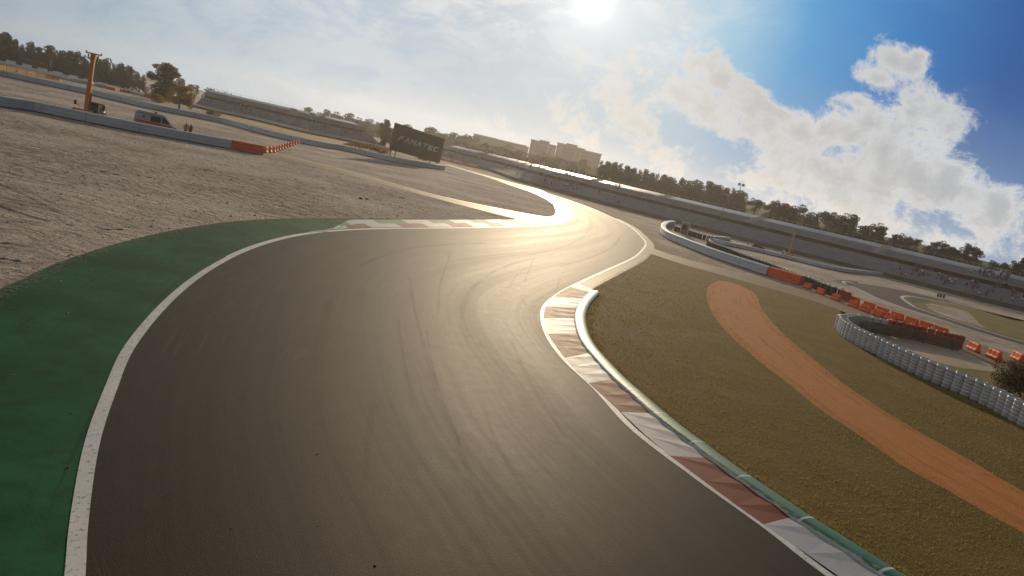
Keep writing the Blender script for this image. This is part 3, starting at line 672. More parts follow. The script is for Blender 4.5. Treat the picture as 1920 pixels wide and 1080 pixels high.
M_dark2 = simple('dark timber', (.06, .045, .03), (.09, .065, .04), 2, .8)
# black tyre walls; white of the caps stands in for sun rim light
def tyre_row(name, px, h, label, rad=.3, sp=.78, cap=M_whitep, zpx=0.0, red=False, alt=1, cs=1.0):
    pts = resample(catmull(W(px, zpx), 8), step=sp)
    r = thing(name, label, 'tyre wall', (pts[0].x, pts[0].y, 0))
    n = max(3, int(h / .2)); e = h / n
    prof = [(rad * .98, 0)]
    for k in range(n): prof += [(rad, e * k + e * .25), (rad, e * k + e * .75), (rad * .93, e * (k + 1))]
    prof += [(rad * .55, h - .01), (rad * .5, h - .08)]
    g = MB(); g.lathe(prof, 12); me = g.mesh('tyre_stack', M_redtyre if red else M_rubber, True)
    g = MB(); g.lathe([(rad * .3 * cs, h - .06), (rad * .6 * cs, h + .01), (rad * .55 * cs, h + .14 * cs), (rad * .2 * cs, h + .18 * cs)], 10); mc = g.mesh('cap', cap, True)
    for i, p in enumerate(pts[:100]):
        o = bpy.data.objects.new('tyre_stack', me); C.objects.link(o); o.parent = r; o.location = (p.x - pts[0].x, p.y - pts[0].y, 0)
        if cap is not None and i % alt == 0:
            c = bpy.data.objects.new('cap', mc); C.objects.link(c); c.parent = o
    return r
tyre_row('tyre_wall', [(1330,449.5),(1337,456),(1364,465.5),(1407,482),(1445,495),(1490,512.5),(1520,522),(1552,535),(1578,543)], .84, 'long black tyre wall with sun-rim white caps behind the curved pale barrier', zpx=.84)
tyre_row('tyre_wall', [(1268,425),(1290,431.5),(1320,440.5),(1342,445)], .8, 'short black tyre wall with sun-rim white caps joining the marshal hut', zpx=.8)
tyre_row('tyre_wall', [(1582,544.5),(1592,548)], .84, 'stub of red tyres ending the black tyre wall', zpx=.84, cap=None, red=True)

# white painted tyre wall in the right foreground
def make_wtyre():
    m, t, b = newmat('white painted tyres'); co = obj_co(t); z = t.add('ShaderNodeSeparateXYZ', ins={0: co}).outputs[2]
    rd = t.add('ShaderNodeObjectInfo').outputs['Random']
    v = t.vmath('ADD', co, t.add('ShaderNodeCombineXYZ', ins={0: t.math('MULTIPLY', rd, 40), 1: t.math('MULTIPLY', rd, 17), 2: 0}))
    n = t.noise(v, 3.2, 6, .7); n2 = t.noise(v, 12, 5, .7)
    col = t.mix(t.ss(n, .3, .7), (.42, .43, .46), (.56, .57, .59)); col = t.mix(t.math('MULTIPLY', t.ss(n2, .52, .72), .55), col, (.2, .19, .185))
    fr = t.math('FRACT', t.math('MULTIPLY', z, 6 / .98)); groove = t.math('SUBTRACT', 1, t.math('MULTIPLY', t.ss(fr, .02, .1), t.math('SUBTRACT', 1, t.ss(fr, .92, .99))))
    col = t.mix(t.math('MULTIPLY', groove, .8), col, (.035, .033, .033))
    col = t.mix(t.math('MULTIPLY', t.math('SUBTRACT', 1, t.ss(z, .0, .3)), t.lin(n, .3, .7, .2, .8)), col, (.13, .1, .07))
    t.set(b, 'Base Color', col); t.set(b, 'Roughness', .5); t.set(b, 'Specular IOR Level', .45); t.set(b, 'Normal', t.bump(n2, .3, .02)); return m
M_wtyre = make_wtyre()
bw = [G(1925,803), G(1913,797), G(1847,760), G(1780,730), G(1713,700), G(1653,670), G(1613,650), G(1592,638), G(1578,627), G(1573,617), G(1580,592.5, .98), G(1600,589.5, .98), G(1625,592, .98), G(1658,599, .98)]
bw = [Vector((34, 4)), Vector((31, 11)), Vector((27.6, 19)), Vector((25.6, 24)), Vector((24.2, 28))] + bw
pts = resample(catmull(bw, 10), step=.6)
tw = thing('tyre_wall', 'white painted tyre wall curling round in front of the rusty guard rail', 'tyre wall', (pts[2].x, pts[2].y, 0))
rad = .295; hh = .98; prof = [(rad * .95, 0)]; e = hh / 6
for k in range(6): prof += [(rad * .985, e * k + e * .16), (rad, e * k + e * .4), (rad, e * k + e * .62), (rad * .985, e * k + e * .86), (rad * .93, e * (k + 1) - .004)]
prof += [(rad * .9, hh), (rad * .6, hh - .005), (rad * .55, hh - .09)]
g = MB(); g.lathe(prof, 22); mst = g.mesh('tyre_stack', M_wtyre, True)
for i, p in enumerate(pts[:100]):
    o = bpy.data.objects.new('tyre_stack', mst); C.objects.link(o); o.parent = tw
    k = 1 + rnd.uniform(-.02, .02)
    o.location = (p.x - tw.location.x + rnd.uniform(-.015, .015), p.y - tw.location.y + rnd.uniform(-.015, .015), 0); o.rotation_euler = (0, 0, rnd.uniform(0, 6)); o.scale = (k, k, 1 + rnd.uniform(-.015, .015))
# guard rail inside the loop
gpx = [(1606,624.5),(1640,627),(1665,632),(1691,637),(1724,643),(1760,652),(1797,660.5)]
gp_ = resample(catmull(W(gpx), 8), step=.5)
ga = thing('guard_rail', 'rusty brown five-beam guard rail behind the white tyre wall', 'guard rail', (gp_[0].x, gp_[0].y, 0)); o0 = gp_[0].copy(); lp = [p - o0 for p in gp_]
for k in range(6):
    z = .08 + k * .13; a = MB()
    a.sweep(lp, [(.03, z), (-.03, z + .015), (.012, z + .05), (.012, z + .06), (-.03, z + .095), (.03, z + .11), (.05, z + .11), (.05, z)]); a.build('rail', M_brown, ga)
NNg = normals2(lp)
for i in range(1, len(lp), 4):
    a = MB(); p = lp[i] - NNg[i] * .06; a.box((p.x, p.y, .43), (.07, .07, .86)); a.build('post', M_gpost, ga)
tyre_row('tyre_wall', [(1664,624),(1691,629.5),(1724,636),(1760,645),(1796,653)], .95, 'line of red painted tyres behind the rusty guard rail', red=True, rad=.26, sp=.56, alt=3, cs=.5)

# ------------------------------------------------------------------ plastic water barriers
def make_block(col_mat, L=1.2, H=.56, T=.42, white=False):
    def f(label, x, y, rz, group):
        r = thing('plastic_barrier', label, 'barrier block', (x, y, 0), rz, group)
        mb = MB(); nseg = 5
        prof = [(T / 2, .05), (T / 2, .14), (T * .30, H * .42), (T * .24, H * .9), (T * .16, H), (-T * .16, H), (-T * .24, H * .9), (-T * .30, H * .42), (-T / 2, .14), (-T / 2, .05)]
        xs = [-L / 2, -L / 2 + .03, -L * .3, -L * .27, -L * .1, -L * .07, L * .07, L * .1, L * .27, L * .3, L / 2 - .03, L / 2]
        ins = [.95, 1, 1, .93, .93, 1, 1, .93, .93, 1, 1, .95]
        for x_, k in zip(xs, ins):
            for yy, zz in prof: mb.v.append((x_, yy * k, zz if k > .9 else zz * (.985 if zz > H * .8 else 1)))
        m_ = len(prof)
        for i in range(len(xs) - 1):
            for j in range(m_): mb.face([i * m_ + j, (i + 1) * m_ + j, (i + 1) * m_ + (j + 1) % m_, i * m_ + (j + 1) % m_])
        mb.face(list(range(m_))); mb.face([(len(xs) - 1) * m_ + j for j in range(m_)])
        mb.build('shell', col_mat, r)
        for sx in (-1, 1): f1 = MB(); f1.box((sx * L * .3, 0, .03), (L * .26, T * .96, .06)); f1.build('foot', M_blackp, r)
        c = MB(); c.lathe([(.05, H - .01), (.05, H + .03), (.035, H + .035)], 8, (L * .2, 0, 0)); c.build('filler_cap', M_whitep if not white else M_blackp, r)
        if white:
            w = MB(); w.box((L * .36, 0, H * .62), (L * .2, T * .64, H * .72)); w.build('reflective_band', M_whitep, r)
        return r
    return f
blk = make_block(M_orange)
protoB = blk('x', 0, 0, 0, 'orange barrier blocks along the service road'); used = [False]
ORD = ['first', 'second', 'third', 'fourth', 'fifth', 'sixth', 'seventh', 'eighth', 'ninth', 'tenth', 'eleventh', 'twelfth']
def put_block(x, y, rz, label):
    r = protoB if not used[0] else copy_tree(protoB); used[0] = True
    r.location = (x, y, 0); r.rotation_euler = (0, 0, rz); r['label'] = label; return r
row1 = [(1513,541),(1537.5,551.5),(1566,563),(1599,576),(1622,584.5),(1646,593),(1670,600.5)]
row2 = [(1600,567),(1628,578),(1653,588),(1681,598),(1708,607.5),(1735,616),(1762,625)]
for k, (a, bq) in enumerate(row1):
    p = G(a, bq); q = G(a + 12, bq + 4.6); put_block(p.x, p.y, math.atan2(q.y - p.y, q.x - p.x), ORD[k] + ' orange plastic block of the front row along the service road, from the red panel')
for k, (a, bq) in enumerate(row2):
    p = G(a, bq); q = G(a + 12, bq + 4.0); put_block(p.x, p.y, math.atan2(q.y - p.y, q.x - p.x), ORD[k] + ' orange plastic block of the rear row behind the guard rail, from the tyre stub')
for (a, bq, sc, lb) in ((1824,658,1.12,'orange plastic block standing just past the end of the rusty guard rail'), (1862,673,1.18,'orange plastic block between the guard rail block and the dark bush'), (1906,676,1.1,'orange block half hidden behind the top of the dark bush')):
    p = G(a, bq); q = G(a + 12, bq + 5.5); r = put_block(p.x, p.y, math.atan2(q.y - p.y, q.x - p.x), lb); r.scale = (sc, sc, sc)
blk2 = make_block(M_orange, .9, .8, .5, True)
protoW = blk2('x', 0, 0, 0, 'orange and white blocks across the left gravel')
spots = [(498,287),(506,286)] + [(513 + i * 5.05, 285.6 - i * 1.78) for i in range(11)]
for i, (a, bq) in enumerate(spots):
    p = G(a, bq); r = protoW if i == 0 else copy_tree(protoW); r.location = (p.x, p.y, 0)
    q = G(spots[min(i + 1, len(spots) - 1)][0] + .01, spots[min(i + 1, len(spots) - 1)][1]); q0 = G(*spots[max(0, i - 1)]); r.rotation_euler = (0, 0, math.atan2(q.y - q0.y, q.x - q0.x))
    r['label'] = ['orange and white block touching the red end panel', 'orange and white block beside the gap at the service road'][i] if i < 2 else (ORD[i - 2] + ' orange and white block of the row leading back from the service road')
    if i >= 2: r.scale = (1.0, 1, 1)

# ------------------------------------------------------------------ grandstands
M_seat = simple('grey blue seating', (.2, .2, .235), (.28, .28, .32), .6, .7, dirt=((.17, .17, .19), .4))
M_conc = simple('stand concrete', (.26, .23, .19), (.34, .3, .25), .5, .85, dirt=((.15, .12, .09), .5))
M_pale = simple('pale stair concrete', (.5, .46, .4), (.42, .38, .32), .5, .8)
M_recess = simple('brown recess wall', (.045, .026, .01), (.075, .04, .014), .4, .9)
M_deck = simple('glossy sun-catching deck', (.34, .31, .28), (.42, .38, .33), .4, .42, spec=.5)
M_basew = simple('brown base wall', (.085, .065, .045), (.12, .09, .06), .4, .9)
def grandstand(px, label, z0=.75, nl=7, lt=3.0, n_u=7, ut=5.55, rows=None):
    path = resample(catmull(W(px), 10), step=4.0); o0 = path[0].copy(); lp = [p - o0 for p in path]
    r = thing('grandstand', label, 'grandstand', (o0.x, o0.y, 0)); N = normals2(lp)
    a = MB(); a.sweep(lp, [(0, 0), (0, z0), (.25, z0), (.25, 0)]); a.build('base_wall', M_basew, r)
    def steps(o1, z1, o2, z2, n, zb=0.0):
        P = []
        for k in range(n):
            oa = o1 + (o2 - o1) * k / n; ob = o1 + (o2 - o1) * (k + 1) / n; za = z1 + (z2 - z1) * k / n; zc = z1 + (z2 - z1) * (k + 1) / n
            P += [(oa, za), (oa, zc)]
            P += [(oa + .35 * (ob - oa), zc), (oa + .36 * (ob - oa), zc + .14), (oa + .55 * (ob - oa), zc + .14), (oa + .56 * (ob - oa), zc)]
        P += [(o2, z2), (o2, zb), (o1, zb)]
        return P
    a = MB(); a.sweep(lp, steps(.3, z0 - .15, 6.0, lt - .25, nl)); a.build('lower_tier', M_seat, r)
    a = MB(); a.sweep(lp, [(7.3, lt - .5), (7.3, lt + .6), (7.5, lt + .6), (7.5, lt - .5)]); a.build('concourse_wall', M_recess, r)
    a = MB(); a.sweep(lp, [(6.15, lt + .6), (6.15, lt + .84), (6.38, lt + .84), (6.38, lt + .6)]); a.build('fascia', M_conc, r)
    a = MB(); a.sweep(lp, steps(6.4, lt + .8, 9.6, ut - .78, n_u - 2, lt + .64)); a.build('upper_tier', M_seat, r)
    a = MB(); a.sweep(lp, [(9.62, 0), (9.62, ut - .76), (10.6, ut - .52), (11.6, ut - .3), (12.6, ut - .12), (13.6, ut), (13.9, ut - .02), (13.9, 0)]); a.build('sun_sheen_deck', M_deck, r)  # smooth glossy slope added so the rim shows a bright sheen of low sun
    a = MB(); a.sweep(lp, [(6.15, lt + 1.12), (6.15, lt + 1.15), (6.18, lt + 1.15), (6.18, lt + 1.12)]); a.sweep(lp, [(.05, z0 + .42), (.05, z0 + .45), (.08, z0 + .45), (.08, z0 + .42)])
    fine = resample(lp, step=2.0); FN = normals2(fine)
    for p, n_ in zip(fine, FN):
        for of, zb, zt in ((6.17, lt + .9, lt + 1.13), (.07, z0, z0 + .43)):
            q = p + n_ * of; a.box((q.x, q.y, (zb + zt) / 2), (.035, .035, zt - zb))
    a.build('guard_railing', M_galv, r)
    a = MB()
    for p, n_ in zip(fine, FN):
        q = p + n_ * 13.8; a.box((q.x, q.y, ut + .28), (.07, .07, .62))
    a.sweep(lp, [(13.78, ut + .55), (13.78, ut + .6), (13.83, ut + .6), (13.83, ut + .55)]); a.build('top_railing', M_galv, r)
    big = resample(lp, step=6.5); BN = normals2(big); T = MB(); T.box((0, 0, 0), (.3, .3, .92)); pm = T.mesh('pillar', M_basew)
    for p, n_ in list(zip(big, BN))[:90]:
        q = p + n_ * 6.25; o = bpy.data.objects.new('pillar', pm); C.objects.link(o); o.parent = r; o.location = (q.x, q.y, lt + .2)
    sg = resample(lp, step=27.0); SN = normals2(sg)
    for p, n_ in list(zip(sg, SN))[1:-1]:
        a = MB(); ang = math.atan2(n_.y, n_.x); M = Matrix.Rotation(ang, 3, 'Z')
        for k in range(n_u * 2):
            o_ = 6.45 + 7.2 * k / (n_u * 2); z_ = (lt + .8 + (ut - .78 - lt - .8) * (o_ + .5 - 6.4) / 3.2 if o_ < 9.3 else ut - .76 + .78 * min(1, (o_ + .3 - 9.6) / 4.0)) + .1
            q = p + n_ * (o_ + .2); a.box((q.x, q.y, z_ - .2), (.37, 1.9, .42), M)
        a.build('stairway', M_pale, r)
    return r, path
SR_, spR = grandstand([(790,287),(830,298.5),(897,315),(980,343),(1055,362.5),(1160,391),(1235,410.5),(1310,430),(1440,464),(1565,495),(1690,527),(1815,559),(1920,584.5),(2080,622),(2300,680)], 'very long two-tier grey grandstand stretching along the far side of the circuit', lt=3.0, ut=5.5)
SL_, spL = grandstand([(366,199),(420,211),(500,228),(580,247),(650,261.5),(712,273.5)], 'shorter distant two-tier grandstand beside the golden trees', lt=3.1, ut=5.7)

# ------------------------------------------------------------------ people
def body_mesh(name, joints, edges, radii, shade, sub=0):
    me = bpy.data.meshes.new(name); me.from_pydata([Vector(j) for j in joints], edges, []); o = bpy.data.objects.new(name, me); C.objects.link(o)
    sk = o.modifiers.new('skin', 'SKIN'); sk.use_smooth_shade = True
    for v, rr in zip(me.skin_vertices[0].data, radii): v.radius = (rr, rr) if not isinstance(rr, tuple) else rr
    me.skin_vertices[0].data[0].use_root = True
    if sub: md = o.modifiers.new('s', 'SUBSURF'); md.levels = sub; md.render_levels = sub
    dg = bpy.context.evaluated_depsgraph_get(); ne = bpy.data.meshes.new_from_object(o.evaluated_get(dg)); ne.name = name
    bpy.data.objects.remove(o); bpy.data.meshes.remove(me)
    mats, pick = shade
    ne.materials.clear()
    for m in mats: ne.materials.append(m)
    for p in ne.polygons: p.material_index = pick(p.center)
    return ne
M_skin = simple('skin', (.42, .25, .17), (.36, .2, .13), 6, .55); M_hair = simple('dark hair', (.02, .014, .01), None, 9, .6)
def cloth(n, c): return simple(n, c, tuple(x * .7 for x in c), 7, .85)
M_trous = cloth('dark trousers', (.02, .022, .03)); M_jean = cloth('blue jeans', (.05, .07, .13)); M_vest = cloth('orange work vest', (.55, .16, .02)); M_whitesh = cloth('white shirt', (.62, .6, .58)); M_redsh = cloth('red shirt', (.4, .04, .03)); M_bluesh = cloth('blue shirt', (.07, .1, .26)); M_darksh = cloth('dark jacket', (.03, .028, .028)); M_tansh = cloth('tan top', (.4, .3, .18))
E_ST = [(0,1),(1,2),(2,3),(3,4),(4,5),(2,6),(6,7),(7,8),(8,18),(2,9),(9,10),(10,11),(11,19),(0,12),(12,13),(13,14),(14,20),(0,15),(15,16),(16,17),(17,21)]
R_ST = [.145,.15,.165,.062,.098,.09,.065,.05,.04,.065,.05,.04,.1,.068,.045,.1,.068,.045,.03,.03,.035,.035]
def standing(arm=0.0, step=.0):
    return [(0,0,.95),(0,.01,1.15),(0,0,1.4),(0,.01,1.53),(0,-.03,1.64),(0,0,1.74),(-.2,0,1.42),(-.27,.02,1.15),(-.25,-.06-arm*.2,.92+arm*.25),(.2,0,1.42),(.28,.02,1.16),(.25,-.1,.93),(-.1,0,.88),(-.12,-.04-step,.5),(-.12,step,.09),(.1,0,.88),(.13,-.03+step,.5),(.13,step*.2,.09),(-.24,-.1-arm*.22,.84+arm*.25),(.24,-.14,.86),(-.13,-.15+step,.05),(.14,-.15,.05)]
def seated():
    return [(0,0,.5),(0,.03,.72),(0,.02,.96),(0,.01,1.08),(0,-.02,1.19),(0,.01,1.29),(-.2,0,.97),(-.25,-.08,.72),(-.14,-.3,.6),(.2,0,.97),(.25,-.08,.72),(.14,-.3,.6),(-.1,-.08,.48),(-.13,-.45,.5),(-.13,-.46,.1),(.1,-.08,.48),(.13,-.45,.5),(.13,-.46,.1),(-.1,-.37,.6),(.1,-.37,.6),(-.13,-.6,.05),(.13,-.6,.05)]
def shade_st(top, leg):
    def f(c):
        if c.z > 1.68 or (c.z > 1.58 and c.y > .03): return 3
        if c.z > 1.5: return 2
        if c.z < .93 and abs(c.x) > .2 and c.y < -.03: return 2
        return 1 if c.z < .93 else 0
    return ([top, leg, M_skin, M_hair], f)
def shade_se(top, leg):
    def f(c):
        if c.z > 1.23 or (c.z > 1.14 and c.y > .03): return 3
        if c.z > 1.05: return 2
        if c.y < -.29 and c.z > .56: return 2
        return 1 if (c.z < .56) else 0
    return ([top, leg, M_skin, M_hair], f)
VAR = [('white shirt', M_whitesh, M_jean), ('red shirt', M_redsh, M_trous), ('blue shirt', M_bluesh, M_jean), ('dark jacket', M_darksh, M_trous), ('tan top', M_tansh, M_jean)]
SEAT = [body_mesh('person', seated(), E_ST, R_ST, shade_se(t_, l_)) for _, t_, l_ in VAR]
STND = [body_mesh('person', standing(.4, .05), E_ST, R_ST, shade_st(t_, l_)) for _, t_, l_ in VAR]
def put_person(me, x, y, z, rz, sc, label, group):
    o = bpy.data.objects.new('person', me); C.objects.link(o); o.location = (x, y, z); o.rotation_euler = (0, 0, rz); o.scale = (sc, sc, sc); tag(o, label, 'person', group); return o
def crowd(path, clusters, tierlab, lt, ut, z0=.75, nl=7, n_u=7, sc=.7):
    L = arclen(path); N = normals2(path)
    for (px, py, spread, n, tier, pst) in clusters:
        c = G(px, py); s0 = L[min(range(len(path)), key=lambda i: (path[i] - c).length)]
        for k in range(n):
            s = min(max(s0 + rnd.gauss(0, spread), 1), L[-1] - 1); j, f = at_len(path, L, s); p = path[j].lerp(path[j + 1], f); nn = N[j]
            if tier == 'top': row = n_u; of, z = 13.3, ut - .03
            elif tier == 'upper':
                nu = n_u - 2; row = rnd.randint(1, nu - 1); of = 6.4 + 3.2 * (row + .62) / nu; z = lt + .8 + (ut - .78 - lt - .8) * (row + 1) / nu
            else:
                row = rnd.randint(0, nl - 1); of = .3 + 5.7 * (row + .62) / nl; z = z0 - .15 + (lt - .25 - z0 + .15) * (row + 1) / nl
            q = p + nn * of; v = rnd.randrange(5); stand = rnd.random() < (.9 if tier == 'top' else pst)
            rz = math.atan2(-nn.y, -nn.x) + math.pi / 2 + rnd.uniform(-.4, .4)
            lab = 'spectator in a %s %s the %s of the %s' % (VAR[v][0], 'standing on' if stand else 'seated on', {'top': 'top rim', 'upper': 'upper tier', 'lower': 'lower tier'}[tier], tierlab)
            put_person((STND if stand else SEAT)[v], q.x, q.y, z - (0 if stand else .12), rz, sc * rnd.uniform(.92, 1.06), lab, 'spectators in the ' + tierlab)
crowd(spR, [(838,299,5,12,'top',.6),(850,302,5,14,'lower',.2),(868,308,6,12,'lower',.2),(872,309,5,14,'top',.7),(912,320,5,10,'top',.7),(905,319,5,8,'lower',.3),(935,329,5,7,'upper',.4),(942,331,4,9,'top',.7),(958,336,4,7,'lower',.3),(985,344,3,12,'top',.7),(982,343,3,7,'lower',.3),
 (1005,350,3,9,'lower',.4),(1050,361,3,11,'top',.7),(1052,362,3,7,'lower',.4),(1090,373,2,4,'upper',.4),(1100,376,3,5,'lower',.4),(1672,522,1.5,9,'lower',.3),(1735,538,2.5,11,'lower',.3),(1775,549,2.5,8,'lower',.3),(1830,562,1.5,8,'lower',.3),(1880,575,3,13,'lower',.3),(1815,559,1.3,9,'upper',.5),(1840,566,1,5,'upper',.5),(1862,571,1,6,'upper',.5),(1900,580,1.2,8,'upper',.5)], 'long grandstand', 3.0, 5.5)
crowd(spL, [(408,207,3,6,'lower',.2),(450,217,3,9,'lower',.2),(495,227,4,10,'lower',.2),(540,238,3,9,'lower',.2),(600,251,3,6,'lower',.2),(645,260,3,11,'lower',.2),(690,269,5,20,'lower',.2)], 'distant grandstand', 3.1, 5.7)
def px_person(px, py, me, sc, lab, group=None, rz=0): 
    p = G(px, py); put_person(me, p.x, p.y, 0, rz, sc, lab, group)
marsh = body_mesh('person', standing(.8, .08), E_ST, R_ST, shade_st(M_vest, M_trous), 1); marsh2 = body_mesh('person', standing(0, .02), E_ST, R_ST, shade_st(M_darksh, M_trous), 1)
px_person(346, 257.5, marsh, 1.0, 'person in an orange vest with one arm bent, standing in front of the ambulance', rz=.6)
px_person(355, 259.5, marsh2, 1.0, 'person in dark clothes standing beside the one in the orange vest', rz=-.5)
px_person(1266, 430.5, body_mesh('person', standing(0, .02), E_ST, R_ST, shade_st(M_redsh, M_trous), 1), .62, 'person in a red top standing beside the marshal hut', rz=2)
px_person(1401, 463, marsh2, .5, 'person in dark clothes walking ahead of the dark car behind the thin barrier', rz=1)
px_person(1409, 464.5, marsh, .48, 'person in an orange vest close to the nose of the dark car', rz=2)
px_person(1467.5, 478.5, STND[0], .6, 'person in a white shirt standing beside the tall yellow machine', rz=2)

# ------------------------------------------------------------------ billboards
LET = {'F': [[(0,1),(1,1),(.95,.8),(0.12,.8)], [(.1,.62),(.85,.62),(.8,.42),(.22,.42),(.22,0),(0,0),(0,.46)]],
 'A': [[(.38,1),(.62,1),(1,0),(.78,0),(.5,.74),(.22,0),(0,0)]], 'N': [[(0,0),(0,1),(.24,1),(.78,.32),(.78,1),(1,1),(1,0),(.76,0),(.22,.68),(.22,0)]],
 'T': [[(0,1),(1,1),(1,.8),(.61,.8),(.61,0),(.39,0),(.39,.8),(0,.8)]],
 'E': [[(.06,1),(1,1),(1,.82),(.26,.82),(.26,.6),(.95,.6),(.95,.41),(.24,.41),(.24,.19),(1,.19),(1,0),(.06,0),(0,.08),(0,.92)]],
 'C': [[(.1,1),(1,1),(1,.8),(.24,.8),(.24,.2),(1,.2),(1,0),(.1,0),(0,.1),(0,.9)]]}
def lettering(word, w, h, mat, parent, y, zc, shear=.36):
    mb = MB(); n = len(word); cw = w / (n + (n - 1) * .26); x = -w / 2 - shear * h / 2
    for ch in word:
        for poly in LET[ch]:
            P = [(x + px * cw + py * h * shear, zc - h / 2 + py * h) for px, py in poly]
            front = [(a, y - .05, b) for a, b in P]; back = [(a, y, b) for a, b in P]
            i = len(mb.v); k = len(P); mb.v += front + back; mb.face(range(i, i + k)); mb.face(list(range(i + k, i + 2 * k))[::-1])
            for j in range(k): mb.face([i + j, i + (j + 1) % k, i + k + (j + 1) % k, i + k + j])
        x += cw * 1.26
    o = mb.build('lettering', mat, parent)
    bm = bmesh.new(); bm.from_mesh(o.data); bmesh.ops.triangulate(bm, faces=[f for f in bm.faces if len(f.verts) > 4], ngon_method='EAR_CLIP'); bmesh.ops.recalc_face_normals(bm, faces=bm.faces); bm.to_mesh(o.data); bm.free(); return o
M_board = simple('dark billboard skin', (.09, .048, .016), (.105, .058, .021), .3, .7); M_letter = simple('grey lettering', (.9, .84, .76), (.85, .78, .7), 1, .6); M_board2 = simple('black billboard skin', (.022, .018, .015), (.03, .025, .02), .3, .7)
def billboard(label, tl, tr, br, bl, y0, y1, word, mat, lmat, tw=.78, th=.17, legs=True):
    TL, BL, TR, BR = AT(*tl, y0), AT(*bl, y0), AT(*tr, y1), AT(*br, y1)
    c = (TL + BL + TR + BR) / 4; ux = ((TR - TL) + (BR - BL)) / 2; w = ux.length; ux.normalize(); uz = ((TL - BL) + (TR - BR)) / 2; h = uz.length
    uy = uz.normalized().cross(ux).normalized(); uz = ux.cross(uy).normalized()
    r = thing('billboard', label, 'billboard'); M = Matrix((ux, uy, uz)).transposed().to_4x4()
    base = Vector((c.x, c.y, 0)); r.location = base
    def place(o): o.matrix_parent_inverse = Matrix(); o.matrix_basis = Matrix.Translation((0, 0, c.z)) @ M
    a = MB(); a.box((0, .2, 0), (w, .4, h)); o = a.build('panel', mat, r, bevel=.04); place(o)
    f = MB()
    for sx, sz, dx_, dz_ in ((0, h / 2, w, .1), (0, -h / 2, w, .1), (-w / 2, 0, .1, h), (w / 2, 0, .1, h)): f.box((sx, .2, sz), (dx_ + .06, .46, dz_))
    o = f.build('frame', mat, r); place(o)
    o = lettering(word, w * tw, h * th, lmat, r, -.005, h * .0); place(o)
    if legs:
        for k in (-.49, -.4, .3, .46):
            p = ux * (w * k) + uy * .22; g = MB(); zt = c.z + p.z - h / 2
            g.box((p.x, p.y, zt / 2 + .2), (.2, .2, abs(zt) + .6)); g.build('post', M_brown, r)
    return r
yl = G(735, 303).y + 3.5; yr = G(822, 316.5).y + 3.5; billboard('large brown billboard with grey block lettering standing behind the pale barrier', (742.7,231.5), (833,260.5), (824,306.5), (734.4,280), yl, yr, 'FANATEC', M_board, M_letter, .82, .2)
y2 = G(62, 131).y + 3; billboard('black billboard with dim lettering in front of the dark trees', (33.5,95), (94.5,110.5), (93,131.5), (31.5,121.5), y2, y2 + 1, 'FANATEC', M_board2, simple('dim lettering', (.2, .17, .14), None, 1, .7), .78, .17)
# small white boards standing on the low barrier
T = MB(); T.box((0, 0, .27), (1.75, .08, .5)); T.box((-.7, .06, .1), (.08, .06, .5)); T.box((.7, .06, .1), (.08, .06, .5))
for i, (a, bq) in enumerate([(20,117.5),(50,124.3),(79,131.5),(108,138.3),(137,145.2),(165,152.3),(192,158.8)]):
    p = G(a, bq + 3.5); q = G(a + 8, bq + 5.3)
    o = thing('advertising_board', ORD[i] + ' small white board on the low barrier, counted away from the black billboard side', 'board', (p.x, p.y, 0), math.atan2(q.y - p.y, q.x - p.x), 'small white boards on the low barrier')
    k = (p.length / 190); z = Zat(a, bq + 1.5, p.y)
    mb = MB(); mb.box((0, 0, z + .3 * k), (1.9 * k, .08, .55 * k)); mb.build('panel', M_whitep, o)
    for sx in (-.7, .7): mb = MB(); mb.box((sx * k, .07, (z + .3 * k) / 2), (.08, .06, z + .3 * k)); mb.build('leg', M_galv, o)
# orange mesh fence on the far left
fp = resample(catmull(W([(-60,112),(0,129.5),(40,138),(80,146.5),(110,152)]), 6), step=2.0)
fr = thing('mesh_fence', 'orange mesh fence with dark posts in front of the low barrier', 'fence', (fp[0].x, fp[0].y, 0)); o0 = fp[0].copy()
m_, t_, b_ = newmat('orange mesh'); t_.set(b_, 'Base Color', (.34, .19, .06)); tr_ = t_.add('ShaderNodeBsdfTranslucent'); t_.set(tr_, 'Color', (.42, .25, .08)); mx_ = t_.add('ShaderNodeMixShader'); t_.set(mx_, 0, .6); t_.l.new(b_.outputs[0], mx_.inputs[1]); t_.l.new(tr_.outputs[0], mx_.inputs[2]); tp_ = t_.add('ShaderNodeBsdfTransparent'); my_ = t_.add('ShaderNodeMixShader'); t_.set(my_, 0, .45); t_.l.new(mx_.outputs[0], my_.inputs[1]); t_.l.new(tp_.outputs[0], my_.inputs[2]); t_.l.new(my_.outputs[0], t_.n['Material Output'].inputs[0])
a = MB(); a.sweep([p - o0 for p in fp], [(.0, .12), (.0, 1.05), (.03, 1.05), (.03, .12)]); a.build('netting', m_, fr)
for p in fp: a = MB(); a.tube([(p.x - o0.x, p.y - o0.y, 0), (p.x - o0.x, p.y - o0.y, 1.15)], .06, 6); a.build('post', M_brown, fr)
# white marker posts
for (a, bq, zt, lb) in ((235.3,172,.0,'white marker post in front of the bright red barrier'), (435,215,.0,'white marker post by the small dry bush on the dirt road'), (576,247,.0,'white marker post midway along the distant grandstand barrier'), (704.5,276,.0,'white marker post next to the lone tree by the billboard')):
    p = G(a, bq); r = thing('marker_post', lb, 'post', (p.x, p.y, 0)); mb = MB(); mb.tube([(0, 0, 0), (0, 0, 1.25)], [.14, .12], 8); mb.build('shaft', M_whitep, r); mb = MB(); mb.tube([(0, 0, 1.0), (0, 0, 1.12)], .135, 8); mb.build('reflector', M_redtyre, r)

